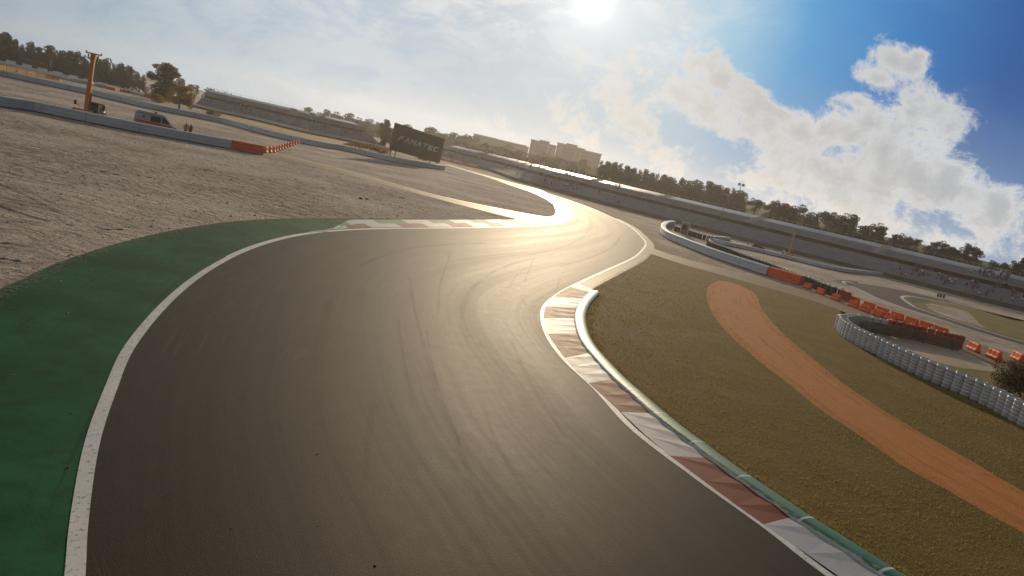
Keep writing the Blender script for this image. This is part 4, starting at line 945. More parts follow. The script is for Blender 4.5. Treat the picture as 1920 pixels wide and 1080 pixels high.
# ------------------------------------------------------------------ recovery machines with upright booms
def boom_machine(px, py, top, label, k=1.0, paint=M_yel):
    p = G(px, py); zt = Zat(top[0], top[1], p.y); r = thing('telehandler', label, 'lifting machine', (p.x, p.y, 0), .15)
    a = MB(); a.box((0, .9 * k, .75 * k), (1.9 * k, 3.6 * k, .6 * k)); a.build('chassis', paint, r, bevel=.05)
    for sx in (-1, 1):
        for sy in (-.5, 2.2):
            w = MB(); w.tube([(sx * .8 * k, sy * k, .5 * k), (sx * 1.15 * k, sy * k, .5 * k)], .5 * k, 16); o = w.build('wheel', M_rubber, r)
            h = MB(); h.tube([(sx * 1.14 * k, sy * k, .5 * k), (sx * 1.18 * k, sy * k, .5 * k)], .24 * k, 10); h.build('hub', paint, o)
    z1 = zt * .55
    a = MB(); a.box((0, 0, (z1 + .9 * k) / 2), (.46 * k, .5 * k, z1 - .9 * k)); a.build('lower_boom', paint, r, bevel=.02)
    a = MB(); a.box((0, 0, (zt + z1) / 2 - .1), (.36 * k, .4 * k, zt - z1 - .2)); a.box((0, 0, z1), (.54 * k, .56 * k, .18)); a.build('upper_boom', paint, r, bevel=.02)
    a = MB(); a.box((0, 0, zt), (1.65 * k, .16, .14 * k)); a.box((0, 0, zt - .3 * k), (.5 * k, .4 * k, .5 * k))
    for s in (-1, 1): a.box((s * .78 * k, 0, zt + .06), (.1, .2, .3 * k)); 
    a.build('fork_carriage', paint, r)
    for s in (-1, 1): a = MB(); a.box((s * .5 * k, -.05, zt - .38 * k), (.12 * k, .16, .55 * k)); a.build('fork', M_blackp, r)
    for s in (-1, 1): a = MB(); a.tube([(s * .3 * k, .1, .8 * k), (s * .27 * k, .1, z1 * .75)], .05 * k, 6); a.build('hydraulic_ram', M_galv, r)
    a = MB(); prof = [(.42, .6), (1.35, .6), (1.35, 1.75), (1.2, 1.95), (.5, 1.95), (.42, 1.85)]
    for yy in (-.4, 1.0):
        for x_, z_ in prof: a.v.append((x_ * k, yy * k, z_ * k))
    n = len(prof); a.face(range(n)); a.face(list(range(n, 2 * n))[::-1])
    for j in range(n): a.face([j, (j + 1) % n, n + (j + 1) % n, n + j])
    c = a.build('cab', M_glass, r)
    a = MB()
    for x_ in (.44, 1.34):
        for yy in (-.4, 1.0): a.box((x_ * k, yy * k, 1.25 * k), (.07 * k, .07 * k, 1.35 * k))
    a.box((.9 * k, .3 * k, 1.97 * k), (.98 * k, 1.5 * k, .07 * k)); a.build('cab_frame', M_brown, c)
    for s, xo in ((-1, -.5), (1, 1.36)):
        a = MB(); a.tube([(xo * k, -.4 * k, 1.2 * k), ((xo + s * .5) * k, -.5 * k, 1.5 * k)], .03 * k, 6); o = a.build('mirror_arm', M_blackp, r)
        a = MB(); a.box(((xo + s * .55) * k, -.5 * k, 1.6 * k), (.26 * k, .1 * k, .46 * k)); a.build('mirror', M_blackp, o)
    return r
boom_machine(160.5, 223, (172,100), 'tall orange boom lifting machine parked behind the near left barrier', 1.0)
boom_machine(1477.5, 480, (1484.5,438.5), 'yellow boom lifting machine standing in front of the long grandstand', .52, simple('yellow machine paint', (.6, .33, .06), (.5, .25, .04), 2, .5))
boom_machine(281, 168, (272,158), 'tiny tan lifting machine among the dark trees by the lone tree', .6, simple('tan machine paint', (.42, .25, .1), None, 2, .6))

# ------------------------------------------------------------------ ambulance van
p0, p1 = G(252.5, 239.5), G(327, 254); vl = (p1 - p0).length; vc = (p0 + p1) / 2; vz = math.atan2(p1.y - p0.y, p1.x - p0.x)
van = thing('ambulance_van', 'white ambulance van with a red side stripe parked behind the barrier', 'van', (vc.x, vc.y, 0), vz)
S = vl / 4.9; Wd = 1.0 * S
vprof = [(-2.65, .45), (-2.7, .9), (-2.62, 2.1), (-2.5, 2.42), (-2.3, 2.5), (.55, 2.46), (.95, 2.3), (1.75, 1.45), (1.95, 1.3), (2.45, 1.12), (2.65, .9), (2.68, .45)]
a = MB(); rings = []
for y_, k in ((-1.0, .96), (-.9, 1.0), (.9, 1.0), (1.0, .96)):
    rr = []
    for x_, z_ in vprof: rr.append(len(a.v)); inset = 1 - .13 * max(0, (z_ - 1.2)) / 1.3; a.v.append((x_ * S * (k * .5 + .5), y_ * S * inset, (.45 + (z_ - .45) * (k * .5 + .5)) * S))
    rings.append(rr)
n = len(vprof)
for r0, r1 in zip(rings, rings[1:]):
    for j in range(n): a.face([r0[j], r0[(j + 1) % n], r1[(j + 1) % n], r1[j]])
a.face(rings[0][::-1]); a.face(rings[-1])
a.build('body', simple('white vehicle paint', (.34, .355, .37), (.3, .31, .32), 1, .3, spec=.5), van, bevel=.05 * S)
def side_panel(pts, out): 
    mb = MB()
    for sgn in (-1, 1):
        F = []
        for x_, z_ in pts: F.append((x_ * S, sgn * S * (1.0 * (1 - .13 * max(0, z_ - 1.2) / 1.3) * .985 + out), z_ * S))
        mb.quad(F if sgn < 0 else F[::-1]); B = [(x, y - sgn * .03, z) for x, y, z in F]; mb.quad(B[::-1] if sgn < 0 else B)
        for j in range(len(F)): mb.quad([F[j], F[(j + 1) % len(F)], B[(j + 1) % len(F)], B[j]])
    return mb
M_vstripe = simple('red stripe paint', (.5, .06, .02), (.42, .05, .02), 1, .4); M_vglass = simple('van glass', (.015, .02, .022), None, 1, .1, spec=.3)
side_panel([(-2.6, .85), (1.9, .85), (1.9, 1.15), (-2.6, 1.28)], .02).build('lower_stripe', M_vstripe, van)
side_panel([(-2.3, 2.12), (.5, 2.12), (.5, 2.22), (-2.3, 2.22)], .03).build('upper_stripe', M_vstripe, van)
side_panel([(-.75, 1.3), (.5, 1.3), (.5, 2.05), (-.75, 2.05)], .025).build('side_window', M_vglass, van)
side_panel([(.62, 1.35), (1.62, 1.35), (.95, 2.05), (.62, 2.1)], .025).build('door_window', M_vglass, van)
side_panel([(-1.75, 1.62), (-1.45, 1.62), (-1.45, 1.9), (-1.75, 1.9)], .03).build('emblem', simple('blue emblem', (.03, .08, .22), None, 1, .5), van)
mb = MB(); mb.quad([(1.0 * S, -.72 * S, 2.27 * S), (1.74 * S, -.86 * S, 1.5 * S), (1.74 * S, .86 * S, 1.5 * S), (1.0 * S, .72 * S, 2.27 * S)]); o = mb.build('windscreen', M_vglass, van); o.location = (.03, 0, .03)
mb = MB(); mb.box((-.2 * S, 0, 2.56 * S), (.28 * S, 1.3 * S, .14 * S)); mb.build('light_bar', simple('blue lens', (.03, .06, .3), None, 1, .3), van)
for x_ in (-1.7, 1.75):
    for y_ in (-1, 1):
        mb = MB(); mb.tube([(x_ * S, y_ * .74 * S, .36 * S), (x_ * S, y_ * 1.0 * S, .36 * S)], .36 * S, 16); o = mb.build('wheel', M_rubber, van)
        mb = MB(); mb.tube([(x_ * S, y_ * .98 * S, .36 * S), (x_ * S, y_ * 1.02 * S, .36 * S)], .2 * S, 10); mb.build('rim', M_galv, o)
for y_ in (-1, 1):
    mb = MB(); mb.box((1.35 * S, y_ * 1.08 * S, 1.5 * S), (.14 * S, .2 * S, .3 * S)); mb.build('mirror', M_blackp, van)
    mb = MB(); mb.box((2.62 * S, y_ * .7 * S, .95 * S), (.12 * S, .36 * S, .18 * S)); mb.build('headlight', M_whitep, van)

# ------------------------------------------------------------------ dark car behind the thin barrier, and a far pale one
def small_car(px, py, L, rz, label, paint):
    p = G(px, py); r = thing('parked_car', label, 'car', (p.x, p.y, 0), rz); k = L / 4.2
    cp = [(-2.1, .3), (-2.12, .75), (-1.9, .95), (-1.5, 1.45), (-.2, 1.5), (.5, 1.4), (1.05, .98), (1.9, .85), (2.1, .6), (2.1, .3)]
    a = MB(); R2 = []
    for y_, q in ((-.82, .97), (-.72, 1), (.72, 1), (.82, .97)):
        rr = []
        for x_, z_ in cp: rr.append(len(a.v)); a.v.append((x_ * k * q, y_ * k * (1 - .18 * max(0, z_ - .9)), z_ * k))
        R2.append(rr)
    m = len(cp)
    for r0, r1 in zip(R2, R2[1:]):
        for j in range(m): a.face([r0[j], r0[(j + 1) % m], r1[(j + 1) % m], r1[j]])
    a.face(R2[0][::-1]); a.face(R2[-1]); a.build('body', paint, r, bevel=.03)
    for sg in (-1, 1):
        g = MB(); F = [(-1.4, .98), (.9, .98), (.42, 1.36), (-.2, 1.43), (-1.3, 1.38)]; P = [(x_ * k, sg * k * (.835 * (1 - .18 * max(0, z_ - .9))), z_ * k) for x_, z_ in F]; g.quad(P); g.build('side_window', M_vglass, r)
        for x_ in (-1.3, 1.3):
            w = MB(); w.tube([(x_ * k, sg * .62 * k, .32 * k), (x_ * k, sg * .84 * k, .32 * k)], .32 * k, 12); w.build('wheel', M_rubber, r)
    return r
small_car(1421.5, 466.5, 2.2, -.75, 'small dark car parked behind the thin pale barrier', simple('dark car paint', (.035, .024, .014), None, 1, .4))
small_car(254, 171, 3.4, .3, 'tiny pale car glinting by the bright red barrier', simple('pale car paint', (.65, .6, .5), None, 1, .3))

# ------------------------------------------------------------------ marshal hut, poles, markers
p = G(1281, 440); hz_ = Zat(1283.5, 416.5, p.y); hut = thing('marshal_hut', 'small green-roofed marshal hut on posts inside the curved barrier', 'hut', (p.x, p.y, 0), -.25)
mb = MB(); mb.box((0, 0, hz_ * .5), (1.05, 1.0, hz_ * .72)); mb.build('wall', M_brown, hut)
mb = MB(); mb.box((0, 0, hz_ - .08), (1.45, 1.35, .2), taper=.9); mb.build('roof', simple('green grey roof', (.2, .26, .2), (.15, .2, .16), 2, .7), hut)
mb = MB(); mb.box((-.1, -.51, hz_ * .62), (.6, .03, hz_ * .3)); mb.build('window', M_glass, hut)
for sx in (-.6, .6):
    for sy in (-.55, .55): mb = MB(); mb.box((sx, sy, hz_ * .48), (.07, .07, hz_ * .96)); mb.build('post', M_whitep, hut)
def pole(base, top, r, label, heads=None):
    p = G(*base); z = Zat(*top, p.y); o = thing('light_pole', label, 'light pole', (p.x, p.y, 0)); mb = MB(); mb.tube([(0, 0, 0), (0, 0, z)], [r, r * .55], 8); mb.build('shaft', M_galv, o)
    mb = MB(); mb.box((0, 0, z), (r * 6, r * 2.5, r * 2)); mb.build('lamp_head', M_galv, o); return o
pole((1344, 437), (1356.5, 364), .13, 'slim grey light pole rising from the tyre wall against the grandstand')
y_ = 330.0; pb = AT(1383, 372, y_); fl = thing('floodlight', 'thin floodlight mast with two lamp heads above the pines', 'floodlight', (pb.x, y_, 0)); zt = Zat(1388.5, 346, y_)
mb = MB(); mb.tube([(0, 0, 0), (0, 0, zt)], [.3, .16], 8); mb.build('mast', M_galv, fl)
for s in (-1, 1): mb = MB(); mb.box((s * .9, 0, zt), (1.0, .5, 1.1)); mb.build('lamp_head', M_dark2, fl)
mb = MB(); mb.box((0, 0, zt - .1), (2.4, .15, .15)); mb.build('crossbar', M_galv, fl)
for i, (a, bq) in enumerate([(1758,557.5),(1763,558.7),(1768.5,560)]):
    p = G(a, bq); r = thing('marker_board', ['dark distance board nearest the hairpin tip on the far asphalt', 'middle dark distance board of three beside the far asphalt', 'dark distance board on the grandstand side of the three'][i], 'marker board', (p.x, p.y, 0), .1)
    mb = MB(); mb.box((0, 0, .36), (.3, .05, .5)); mb.build('panel', M_dark2, r); 
    for sx in (-.1, .1): mb = MB(); mb.box((sx, .05, .2), (.04, .04, .4)); mb.build('leg', M_galv, r)

# ------------------------------------------------------------------ apartment blocks beyond the trees
M_apt = simple('brown apartment wall', (.06, .038, .018), (.08, .05, .026), .08, .9); M_aptw = simple('pale balcony column', (.14, .1, .06), (.11, .08, .05), .1, .9); M_aptg = simple('apartment window glass', (.06, .05, .045), None, .2, .4)
def apartment(label, y, blocks, cols):
    """blocks: (left px, left top py, right px, right top py, depth offset)"""
    x0 = AT(blocks[0][0], blocks[0][1], y).x; r = thing('apartment_building', label, 'apartment block', (x0, y, 0))
    for (lx, ly, rx, ry, dy) in blocks:
        A = AT(lx, ly, y + dy); B = AT(rx, ry, y + dy); z = (A.z + B.z) / 2; w = B.x - A.x
        mb = MB(); mb.box(((A.x + B.x) / 2 - x0, dy + 8, z / 2), (w, 16, z)); wl_ = mb.build('wall', M_apt, r)
        mb = MB(); mb.box(((A.x + B.x) / 2 - x0, dy + 8, z + .4), (w + .8, 16.8, .8)); mb.build('parapet', M_aptw, r)
        for f_ in range(min(9, int(z / 3))):
            wm = MB(); wm.box(((A.x + B.x) / 2 - x0, dy - .06, 1.8 + f_ * 3), (w * .94, .2, 1.3)); wm.build('window_band', M_aptg, wl_)
    for (lx, ly, rx, ry, dy) in cols:
        A = AT(lx, ly, y + dy); B = AT(rx, ry, y + dy); z = (A.z + B.z) / 2
        mb = MB(); mb.box(((A.x + B.x) / 2 - x0, dy + .2, z / 2), (B.x - A.x, 1.2, z)); mb.build('balcony_column', M_aptw, r)
    return r
apartment('long low apartment block on the hill beside the stepped towers', 620, [(889,251.5,930,262,0),(930,261,986,276,1),(986,274,990,280,3)], [])
apartment('stepped apartment tower with pale columns next to the long low block', 600, [(996,263.5,1013,265.5,0),(1013,263.5,1030,268,-1),(1030,270.5,1043,276.5,0)], [(1000,268,1006,270,-1),(1026,276,1031,277.5,-1.6),(1035,278,1041,279.5,-1.6)])
apartment('stepped apartment tower with a long lower wing sloping to the pines', 600, [(1046,269.5,1064,272,0),(1064,269.8,1082,275,-1),(1082,277,1096,282,0),(1096,281,1127,293,2)], [(1050,274,1056,276,-1),(1078,282,1083,283.5,-1.6),(1086,285,1092,287,-1.6)])

# ------------------------------------------------------------------ hills behind the stands
def hill(name, ridge, y_of, mat, depth=140, drop=0.0, n=80, rough=1.0):
    R = resample(catmull([Vector((a, b)) for a, b in ridge], 10), n=n); mb = MB(); K = 8
    for i, p in enumerate(R):
        y = y_of(p.x); top = AT(p.x, p.y, y)
        for k in range(K + 1):
            f = k / K; yy = y - depth * (1 - f) if f < 1 else y
            q = f ** .6; z = max(-.3, top.z * q) if top.z > 0 else top.z
            x = top.x * (1 - (1 - f) * .08)
            z += (noise.noise((x * .05, yy * .05, 3)) + .5 * noise.noise((x * .15, yy * .15, 9))) * .5 * rough * (0 if k == 0 else 1)
            mb.v.append((x, yy, -.4 if k == 0 else z))
        mb.v.append((top.x * 1.25, y + depth * .8, -.4))
    m = K + 2
    for i in range(n - 1):
        for k in range(m - 1): mb.face([i * m + k, (i + 1) * m + k, (i + 1) * m + k + 1, i * m + k + 1])
    o = mb.build(name, mat, smooth=True); o['kind'] = 'structure'; return o
hill('hill', [(840,270),(900,285),(1000,305),(1120,330),(1250,352),(1330,365),(1395,377.5),(1440,386),(1490,401),(1560,420),(1640,440),(1700,452),(1760,468),(1830,484),(1880,498),(1930,514),(2000,533),(2150,575)], lambda x: 480 - max(0, x - 900) * .2, M_hill, depth=50)
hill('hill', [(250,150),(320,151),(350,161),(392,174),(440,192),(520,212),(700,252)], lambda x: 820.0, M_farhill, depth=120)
hill('hill', [(-300,40),(-100,85),(0,108),(120,136),(250,164),(420,196),(600,232),(860,280),(1000,300)], lambda x: 640.0, M_hill, depth=90)

# ------------------------------------------------------------------ trees and bushes
def leaf_mat(name, c1, c2, tr=.35):
    m, t, b = newmat(name); oi = t.add('ShaderNodeObjectInfo').outputs['Random']; co = obj_co(t)
    n = t.noise(co, .9, 3); col = t.mix(t.ss(n, .35, .65), c1, c2); col = t.mix(t.math('MULTIPLY', oi, .35), col, tuple(x * .6 for x in c1))
    t.set(b, 'Base Color', col); t.set(b, 'Roughness', .65); t.set(b, 'Specular IOR Level', .2)
    tl = t.add('ShaderNodeBsdfTranslucent'); t.set(tl, 'Color', t.mix(.5, col, c2)); mx = t.add('ShaderNodeMixShader'); t.set(mx, 0, tr)
    t.l.new(b.outputs[0], mx.inputs[1]); t.l.new(tl.outputs[0], mx.inputs[2]); t.l.new(mx.outputs[0], t.n['Material Output'].inputs[0]); return m
M_pine = leaf_mat('dark pine needles', (.014, .014, .007), (.04, .034, .014), .15)
M_olive = leaf_mat('olive leaves', (.032, .028, .009), (.1, .072, .02), .4)
M_lone = leaf_mat('lone tree leaves', (.035, .028, .007), (.17, .115, .02), .5)
M_gold = leaf_mat('golden leaves', (.1, .062, .012), (.32, .19, .03), .55)
M_bushl = leaf_mat('dark bush leaves', (.03, .022, .008), (.1, .065, .02), .35)
M_bark = simple('bark', (.05, .036, .025), (.035, .025, .018), 2, .9, bump=.4)
def crown_mesh(name, clumps, nleaf, size, mat, R):
    """clumps: (x, y, z, rx, rz) ellipsoids filled with small leaf faces."""
    vol = np.array([c[3] * c[3] * c[4] for c in clumps]); vol = vol ** .8 / (vol ** .8).sum(); idx = R.choice(len(clumps), nleaf, p=vol); cl = np.array(clumps)[idx]
    d = R.normal(size=(nleaf, 3)); d /= np.linalg.norm(d, axis=1)[:, None]; rr = R.uniform(.25, 1, nleaf) ** .45
    P = cl[:, :3] + d * rr[:, None] * np.stack([cl[:, 3], cl[:, 3], cl[:, 4]], 1)
    a = R.normal(size=(nleaf, 3)); a /= np.linalg.norm(a, axis=1)[:, None]; b = np.cross(a, R.normal(size=(nleaf, 3))); b /= np.linalg.norm(b, axis=1)[:, None]
    s = R.uniform(.6, 1.3, nleaf)[:, None] * size
    V = np.stack([P - a * s, P + b * s * .55, P + a * s, P - b * s * .55], 1)
    me = bpy.data.meshes.new(name); me.vertices.add(nleaf * 4); me.vertices.foreach_set('co', V.ravel()); me.loops.add(nleaf * 4); me.loops.foreach_set('vertex_index', np.arange(nleaf * 4, dtype=np.int32))
    me.polygons.add(nleaf); me.polygons.foreach_set('loop_start', np.arange(0, nleaf * 4, 4, dtype=np.int32)); me.update(calc_edges=True); me.validate(); me.materials.append(mat); return me
def trunk_mesh(h, r, clumps, R):
    mb = MB(); mb.tube([(0, 0, -.3), (R.uniform(-.03, .03) * h, 0, h * .35), (0, R.uniform(-.03, .03) * h, h * .8)], [r, r * .75, r * .3], 8)
    for c in clumps[:7]:
        z0 = h * R.uniform(.25, .5); mb.tube([(0, 0, z0), (c[0] * .5, c[1] * .5, (z0 + c[2]) / 2 + .1), (c[0] * .9, c[1] * .9, c[2])], [r * .45, r * .3, r * .1], 5)
    return mb.mesh('trunk', M_bark, True)
def tree_proto(kind, seed):
    """unit height trees, about 1 m tall, scaled on placing"""
    R = np.random.RandomState(seed); cl = []
    if kind == 'pine':
        for k in range(22):
            z = .1 + .84 * (k + R.uniform(0, 1)) / 22; w = .27 * min(1, (1.08 - z) * 1.5) * (1 if z > .2 else .8); a = R.uniform(0, 6.3); d = w * R.uniform(.15, .95); cl.append((math.cos(a) * d, math.sin(a) * d, z, R.uniform(.1, .17) * (1.15 - z * .4), R.uniform(.07, .12)))
        cl.append((R.uniform(-.05, .05), 0, .93, .075, .07)); nl, sz, mt = 2600, .026, M_pine
    elif kind == 'slim':
        for k in range(16):
            z = .08 + .88 * k / 15; w = .17 * (1.1 - z) + .035; a = R.uniform(0, 6.3); cl.append((math.cos(a) * w * .5, math.sin(a) * w * .5, z, w * R.uniform(.75, 1.15), .065))
        nl, sz, mt = 2000, .024, M_pine
    elif kind == 'broad':
        for k in range(24):
            z = R.uniform(.12, .9); w = .4 * math.sin(math.pi * min(.97, z * .82 + .12)) ** .6; a = R.uniform(0, 6.3); d = w * R.uniform(.1, .95); cl.append((math.cos(a) * d, math.sin(a) * d, z, R.uniform(.1, .18), R.uniform(.07, .13)))
        nl, sz, mt = 2800, .026, M_olive
    elif kind == 'lone':
        for k in range(46):
            z = .14 + .82 * (k + R.uniform(0, 1)) / 46; w = .36 * math.sin(math.pi * min(.97, (z * .86 + .04))) ** .65; a = R.uniform(0, 6.3); d = w * R.uniform(.1, 1.0); cl.append((math.cos(a) * d, math.sin(a) * d, z, R.uniform(.07, .14), R.uniform(.055, .1)))
        nl, sz, mt = 14000, .0165, M_lone
    elif kind == 'gold':
        for k in range(28):
            z = R.uniform(.18, .9); w = .45 * math.sin(math.pi * min(.97, z * .9 + .04)) ** .6; a = R.uniform(0, 6.3); d = w * R.uniform(.1, .95); cl.append((math.cos(a) * d, math.sin(a) * d, z, R.uniform(.09, .16), R.uniform(.07, .13)))
        nl, sz, mt = 7000, .022, M_gold
    cm = crown_mesh('crown', cl, nl, sz, mt, R); tm = trunk_mesh(1.0, .035 if kind != 'lone' else .03, cl, R); return cm, tm
PROT = {k: [tree_proto(k, 10 * i + j) for j in range(n)] for i, (k, n) in enumerate((('pine', 4), ('slim', 3), ('broad', 4), ('lone', 2), ('gold', 2)))}
def plant(kind, x, y, z, h, label, group=None, wide=1.0, var=None, name='tree'):
    cm, tm = PROT[kind][rnd.randrange(len(PROT[kind])) if var is None else var]
    r = thing(name, label, 'tree' if name != 'bush' else 'bush', (x, y, z), rnd.uniform(0, 6.28), group); r.scale = (h * wide, h * wide, h)
    for nm, me in (('crown', cm), ('trunk', tm)): o = bpy.data.objects.new(nm, me); C.objects.link(o); o.parent = r
    return r
def tree_px(kind, bx, by, ty, y, label, group=None, wide=1.0, var=None, zmin=None):
    """a tree at forward distance y whose foot shows at (bx, by) and whose top reaches row ty"""
    b = AT(bx, by, y); tx = bx + (by - ty) * .22; zt = Zat(tx, ty, y); return plant(kind, b.x, y, b.z, max(1.0, zt - b.z), label, group, wide, var, 'pine_tree' if kind in ('pine', 'slim') else 'tree')
# dark wood on the left
LT = [(-20,60),(0,62),(14,62),(28,74),(45,83),(60,82),(75,88),(92,86),(105,96),(118,98),(132,97),(146,100),(158,103),(176,107),(188,109),(200,109),(214,119),(228,117),(243,127),(258,137),(272,140)]
for i, (x, ty) in enumerate(LT):
    by = 116 + x * .232
    tree_px('pine' if i % 4 else 'slim', x - 6, by, ty + rnd.uniform(-2, 3), 270 + rnd.uniform(-20, 30), 'dark pine of the dense wood behind the low white barrier', 'dark pines of the left wood', 1.15)
    for k in range(2): tree_px('pine', x + rnd.uniform(-12, 4), by - 1, ty + rnd.uniform(6, 22), 262 + rnd.uniform(-12, 30), 'dark pine of the dense wood behind the low white barrier', 'dark pines of the left wood', 1.3)
p = G(309, 193); tree_px('lone', 304, 194, 120.5, p.y, 'tall lone leafy tree beyond the ambulance', None, 1.22, 0)
p = G(337, 204.5); tree_px('gold', 336, 205, 157, p.y, 'smaller golden round tree next to the tall lone tree', None, 1.2, 0)
p = G(720, 279.5); tree_px('lone', 718, 281, 226, p.y, 'leafy tree partly hidden by the large brown billboard', None, .72, 1)
tree_px('gold', 731, 277, 233, p.y + 14, 'yellow tree peeking out behind the large brown billboard', None, .8, 1)
for i, (x, ty, by, k) in enumerate([(322,153,166,'broad'),(338,152,168,'slim'),(346,154,170,'slim'),(362,156,174,'broad'),(371,160,177,'pine'),(394,163,180,'broad'),(402,167,181,'slim'),(411,171,181,'pine'),(423,173,180,'pine'),(436,176,182,'pine'),(449,180,186,'pine')]):
    tree_px(k, x - 3, by, ty, 430, 'small dark tree on the skyline between the lone tree and the distant grandstand', 'skyline trees by the distant grandstand', 1.2)
for i, (x, ty) in enumerate([(540,201),(560,203),(570,205),(578,201),(592,208),(604,208),(612,206),(628,213),(640,211),(652,211),(662,217),(682,225),(690,223),(703,228),(712,227),(760,233),(772,238),(795,240),(802,237),(815,239),(828,245),(845,249),(860,246),(874,250)]):
    tree_px('broad' if i % 3 else 'pine', x - 4, 262 + (x - 700) * .222, ty + 1, 430, 'rounded dark tree showing over the roof line of the distant grandstand', 'trees behind the distant grandstand', 1.5)
for i in range(34):                        # in front of the apartment blocks
    x = 846 + i * 9.2 + rnd.uniform(-3, 3); top = 260 + (x - 850) * .2 + rnd.uniform(-7, 7)
    tree_px(('broad', 'broad', 'pine', 'gold')[i % 4], x, 293 + (x - 850) * .232, top, 400 + rnd.uniform(-30, 40), 'hazy brown tree below the apartment blocks on the hill', 'hazy trees below the apartment blocks', 1.6)
RT = [(1128,301),(1140,303),(1152,304),(1163,306),(1176,311),(1188,315),(1199,318),(1210,318),(1222,324),(1232,325),(1244,327),(1254,331),(1264,334),(1279,334),(1290,338),(1302,336),(1310,340),(1330,340),(1338,345),(1346,347),(1360,352),(1372,352),(1384,357),(1392,360)]
for i, (x, ty) in enumerate(RT):
    tree_px('slim' if i % 3 == 0 else 'pine', x - 7, 344 + (x - 1160) * .245, ty, 250 + rnd.uniform(-8, 12), 'tall dark pine of the row along the rim of the long grandstand', 'pines above the long grandstand', 1.25)
    tree_px('pine', x - 2 + rnd.uniform(-4, 4), 346 + (x - 1160) * .245, ty + rnd.uniform(6, 13), 244 + rnd.uniform(-5, 6), 'tall dark pine of the row along the rim of the long grandstand', 'pines above the long grandstand', 1.4)
R2 = [(1418,369,388,'broad',1.2,'round lone tree on the grassy hill between the pines and the leafy row'),(1447,375,400,'broad',1.0,''),(1462,373,404,'broad',1.1,''),(1488,380,411,'broad',1.25,''),(1478,384,412,'broad',1.1,''),(1518,398,418,'pine',1.2,''),(1530,401,420,'pine',1.1,''),(1550,391,424,'broad',1.0,''),(1566,399,430,'broad',1.0,''),(1586,400,432,'broad',1.05,''),(1597,402,436,'pine',1.2,''),(1628,419,440,'broad',1.2,''),(1641,416,443,'broad',1.1,''),(1652,425,446,'pine',1.4,''),(1676,439,452,'pine',1.4,''),(1690,437,455,'broad',1.0,''),(1703,440,458,'broad',1.1,''),(1718,446,461,'broad',1.1,''),(1752,449,468,'broad',1.0,''),(1764,450,471,'broad',1.1,''),(1780,457,474,'broad',1.0,''),(1797,465,478,'broad',1.3,''),(1812,453,483,'broad',.9,''),(1828,460,488,'broad',1.05,''),(1862,489,499,'pine',1.6,''),(1884,489,503,'broad',1.2,''),(1902,486,508,'broad',.9,''),(1914,482,512,'pine',1.1,''),(1935,490,516,'broad',1.1,''),(1618,425,442,'pine',1.5,''),(1742,460,468,'pine',1.6,''),(1785,466,478,'broad',1.6,'')]
for x, ty, by, k, w, lb in R2:
    tree_px(k, x - 5, by + 13, ty, 205 - (x - 1400) * .1, lb or 'dark leafy tree of the uneven row above the far end of the long grandstand', None if lb else 'leafy trees above the long grandstand', w * 1.12)
for i in range(66):                        # fills the row above the right half of the stand
    x = 1120 + i * 12.4 + rnd.uniform(-5, 5)
    if 1398 < x < 1436: continue
    by = 346 + (x - 1160) * .245; tree_px(('broad', 'pine', 'slim')[i % 3], x - 5, by + 12, by - (rnd.uniform(7, 15) if x < 1440 else rnd.uniform(9, 24)), 225 + rnd.uniform(0, 14), 'short dark tree crowded low along the rim of the long grandstand', 'short trees crowded along the grandstand rim', 1.7)
for i in range(12):                        # sunlit shrubs on the slope above the stand
    x = (1166, 1178, 1243, 1250, 1262, 1298, 1306, 1332, 1341, 1455, 1457, 1620)[i]
    tree_px('gold', x, 349 + (x - 1160) * .249, 341 + (x - 1160) * .247, 228, 'low yellow shrub along the rim of the long grandstand', 'yellow shrubs at the grandstand rim', 1.4)
def bush(px, py, h, w, label, mat, n, size, seed, group=None, full=False):
    R = np.random.RandomState(seed); cl = []
    for k in range(30 if full else 16):
        a = R.uniform(0, 6.3); d = R.uniform(0, .5) * w; z = h * R.uniform(.1 if full else .18, .82) * (1 - (1.4 if full else .5) * (d / w) ** 2); cl.append((math.cos(a) * d, math.sin(a) * d, z, w * R.uniform(.14, .26), h * R.uniform(.12, .22)))
    p = G(px, py); r = thing('bush', label, 'bush', (p.x, p.y, 0), 0, group)
    o = bpy.data.objects.new('foliage', crown_mesh('foliage', cl, n, size, mat, R)); C.objects.link(o); o.parent = r
    mb = MB()
    for c in cl[:8]: mb.tube([(c[0] * .15, c[1] * .15, -.1), (c[0] * .6, c[1] * .6, c[2] * .6), (c[0], c[1], c[2])], [.04, .025, .01], 5)
    o = mb.build('stem', M_bark, r); return r
bush(1922, 745, 2.3, 3.5, 'large dark bush at the edge behind the white tyre wall', M_bushl, 20000, .04, 3, full=True)
bush(291, 192, 2.3, 4.6, 'golden bush at the foot of the tall lone tree', M_gold, 1600, .16, 5)
bush(398, 218.5, 1.7, 3.2, 'small dry yellow bush on the dirt behind the long barrier', M_gold, 1200, .13, 6)
bush(664, 277, 1.9, 4.2, 'yellow bush furthest from the billboard along the long barrier', M_gold, 1300, .15, 7)
bush(694, 283.5, 1.9, 4.4, 'yellow bush midway between the lone tree and the long barrier', M_gold, 1300, .15, 8)
bush(713, 288, 1.8, 5.0, 'yellow bush closest to the billboard posts', M_gold, 1400, .15, 9)

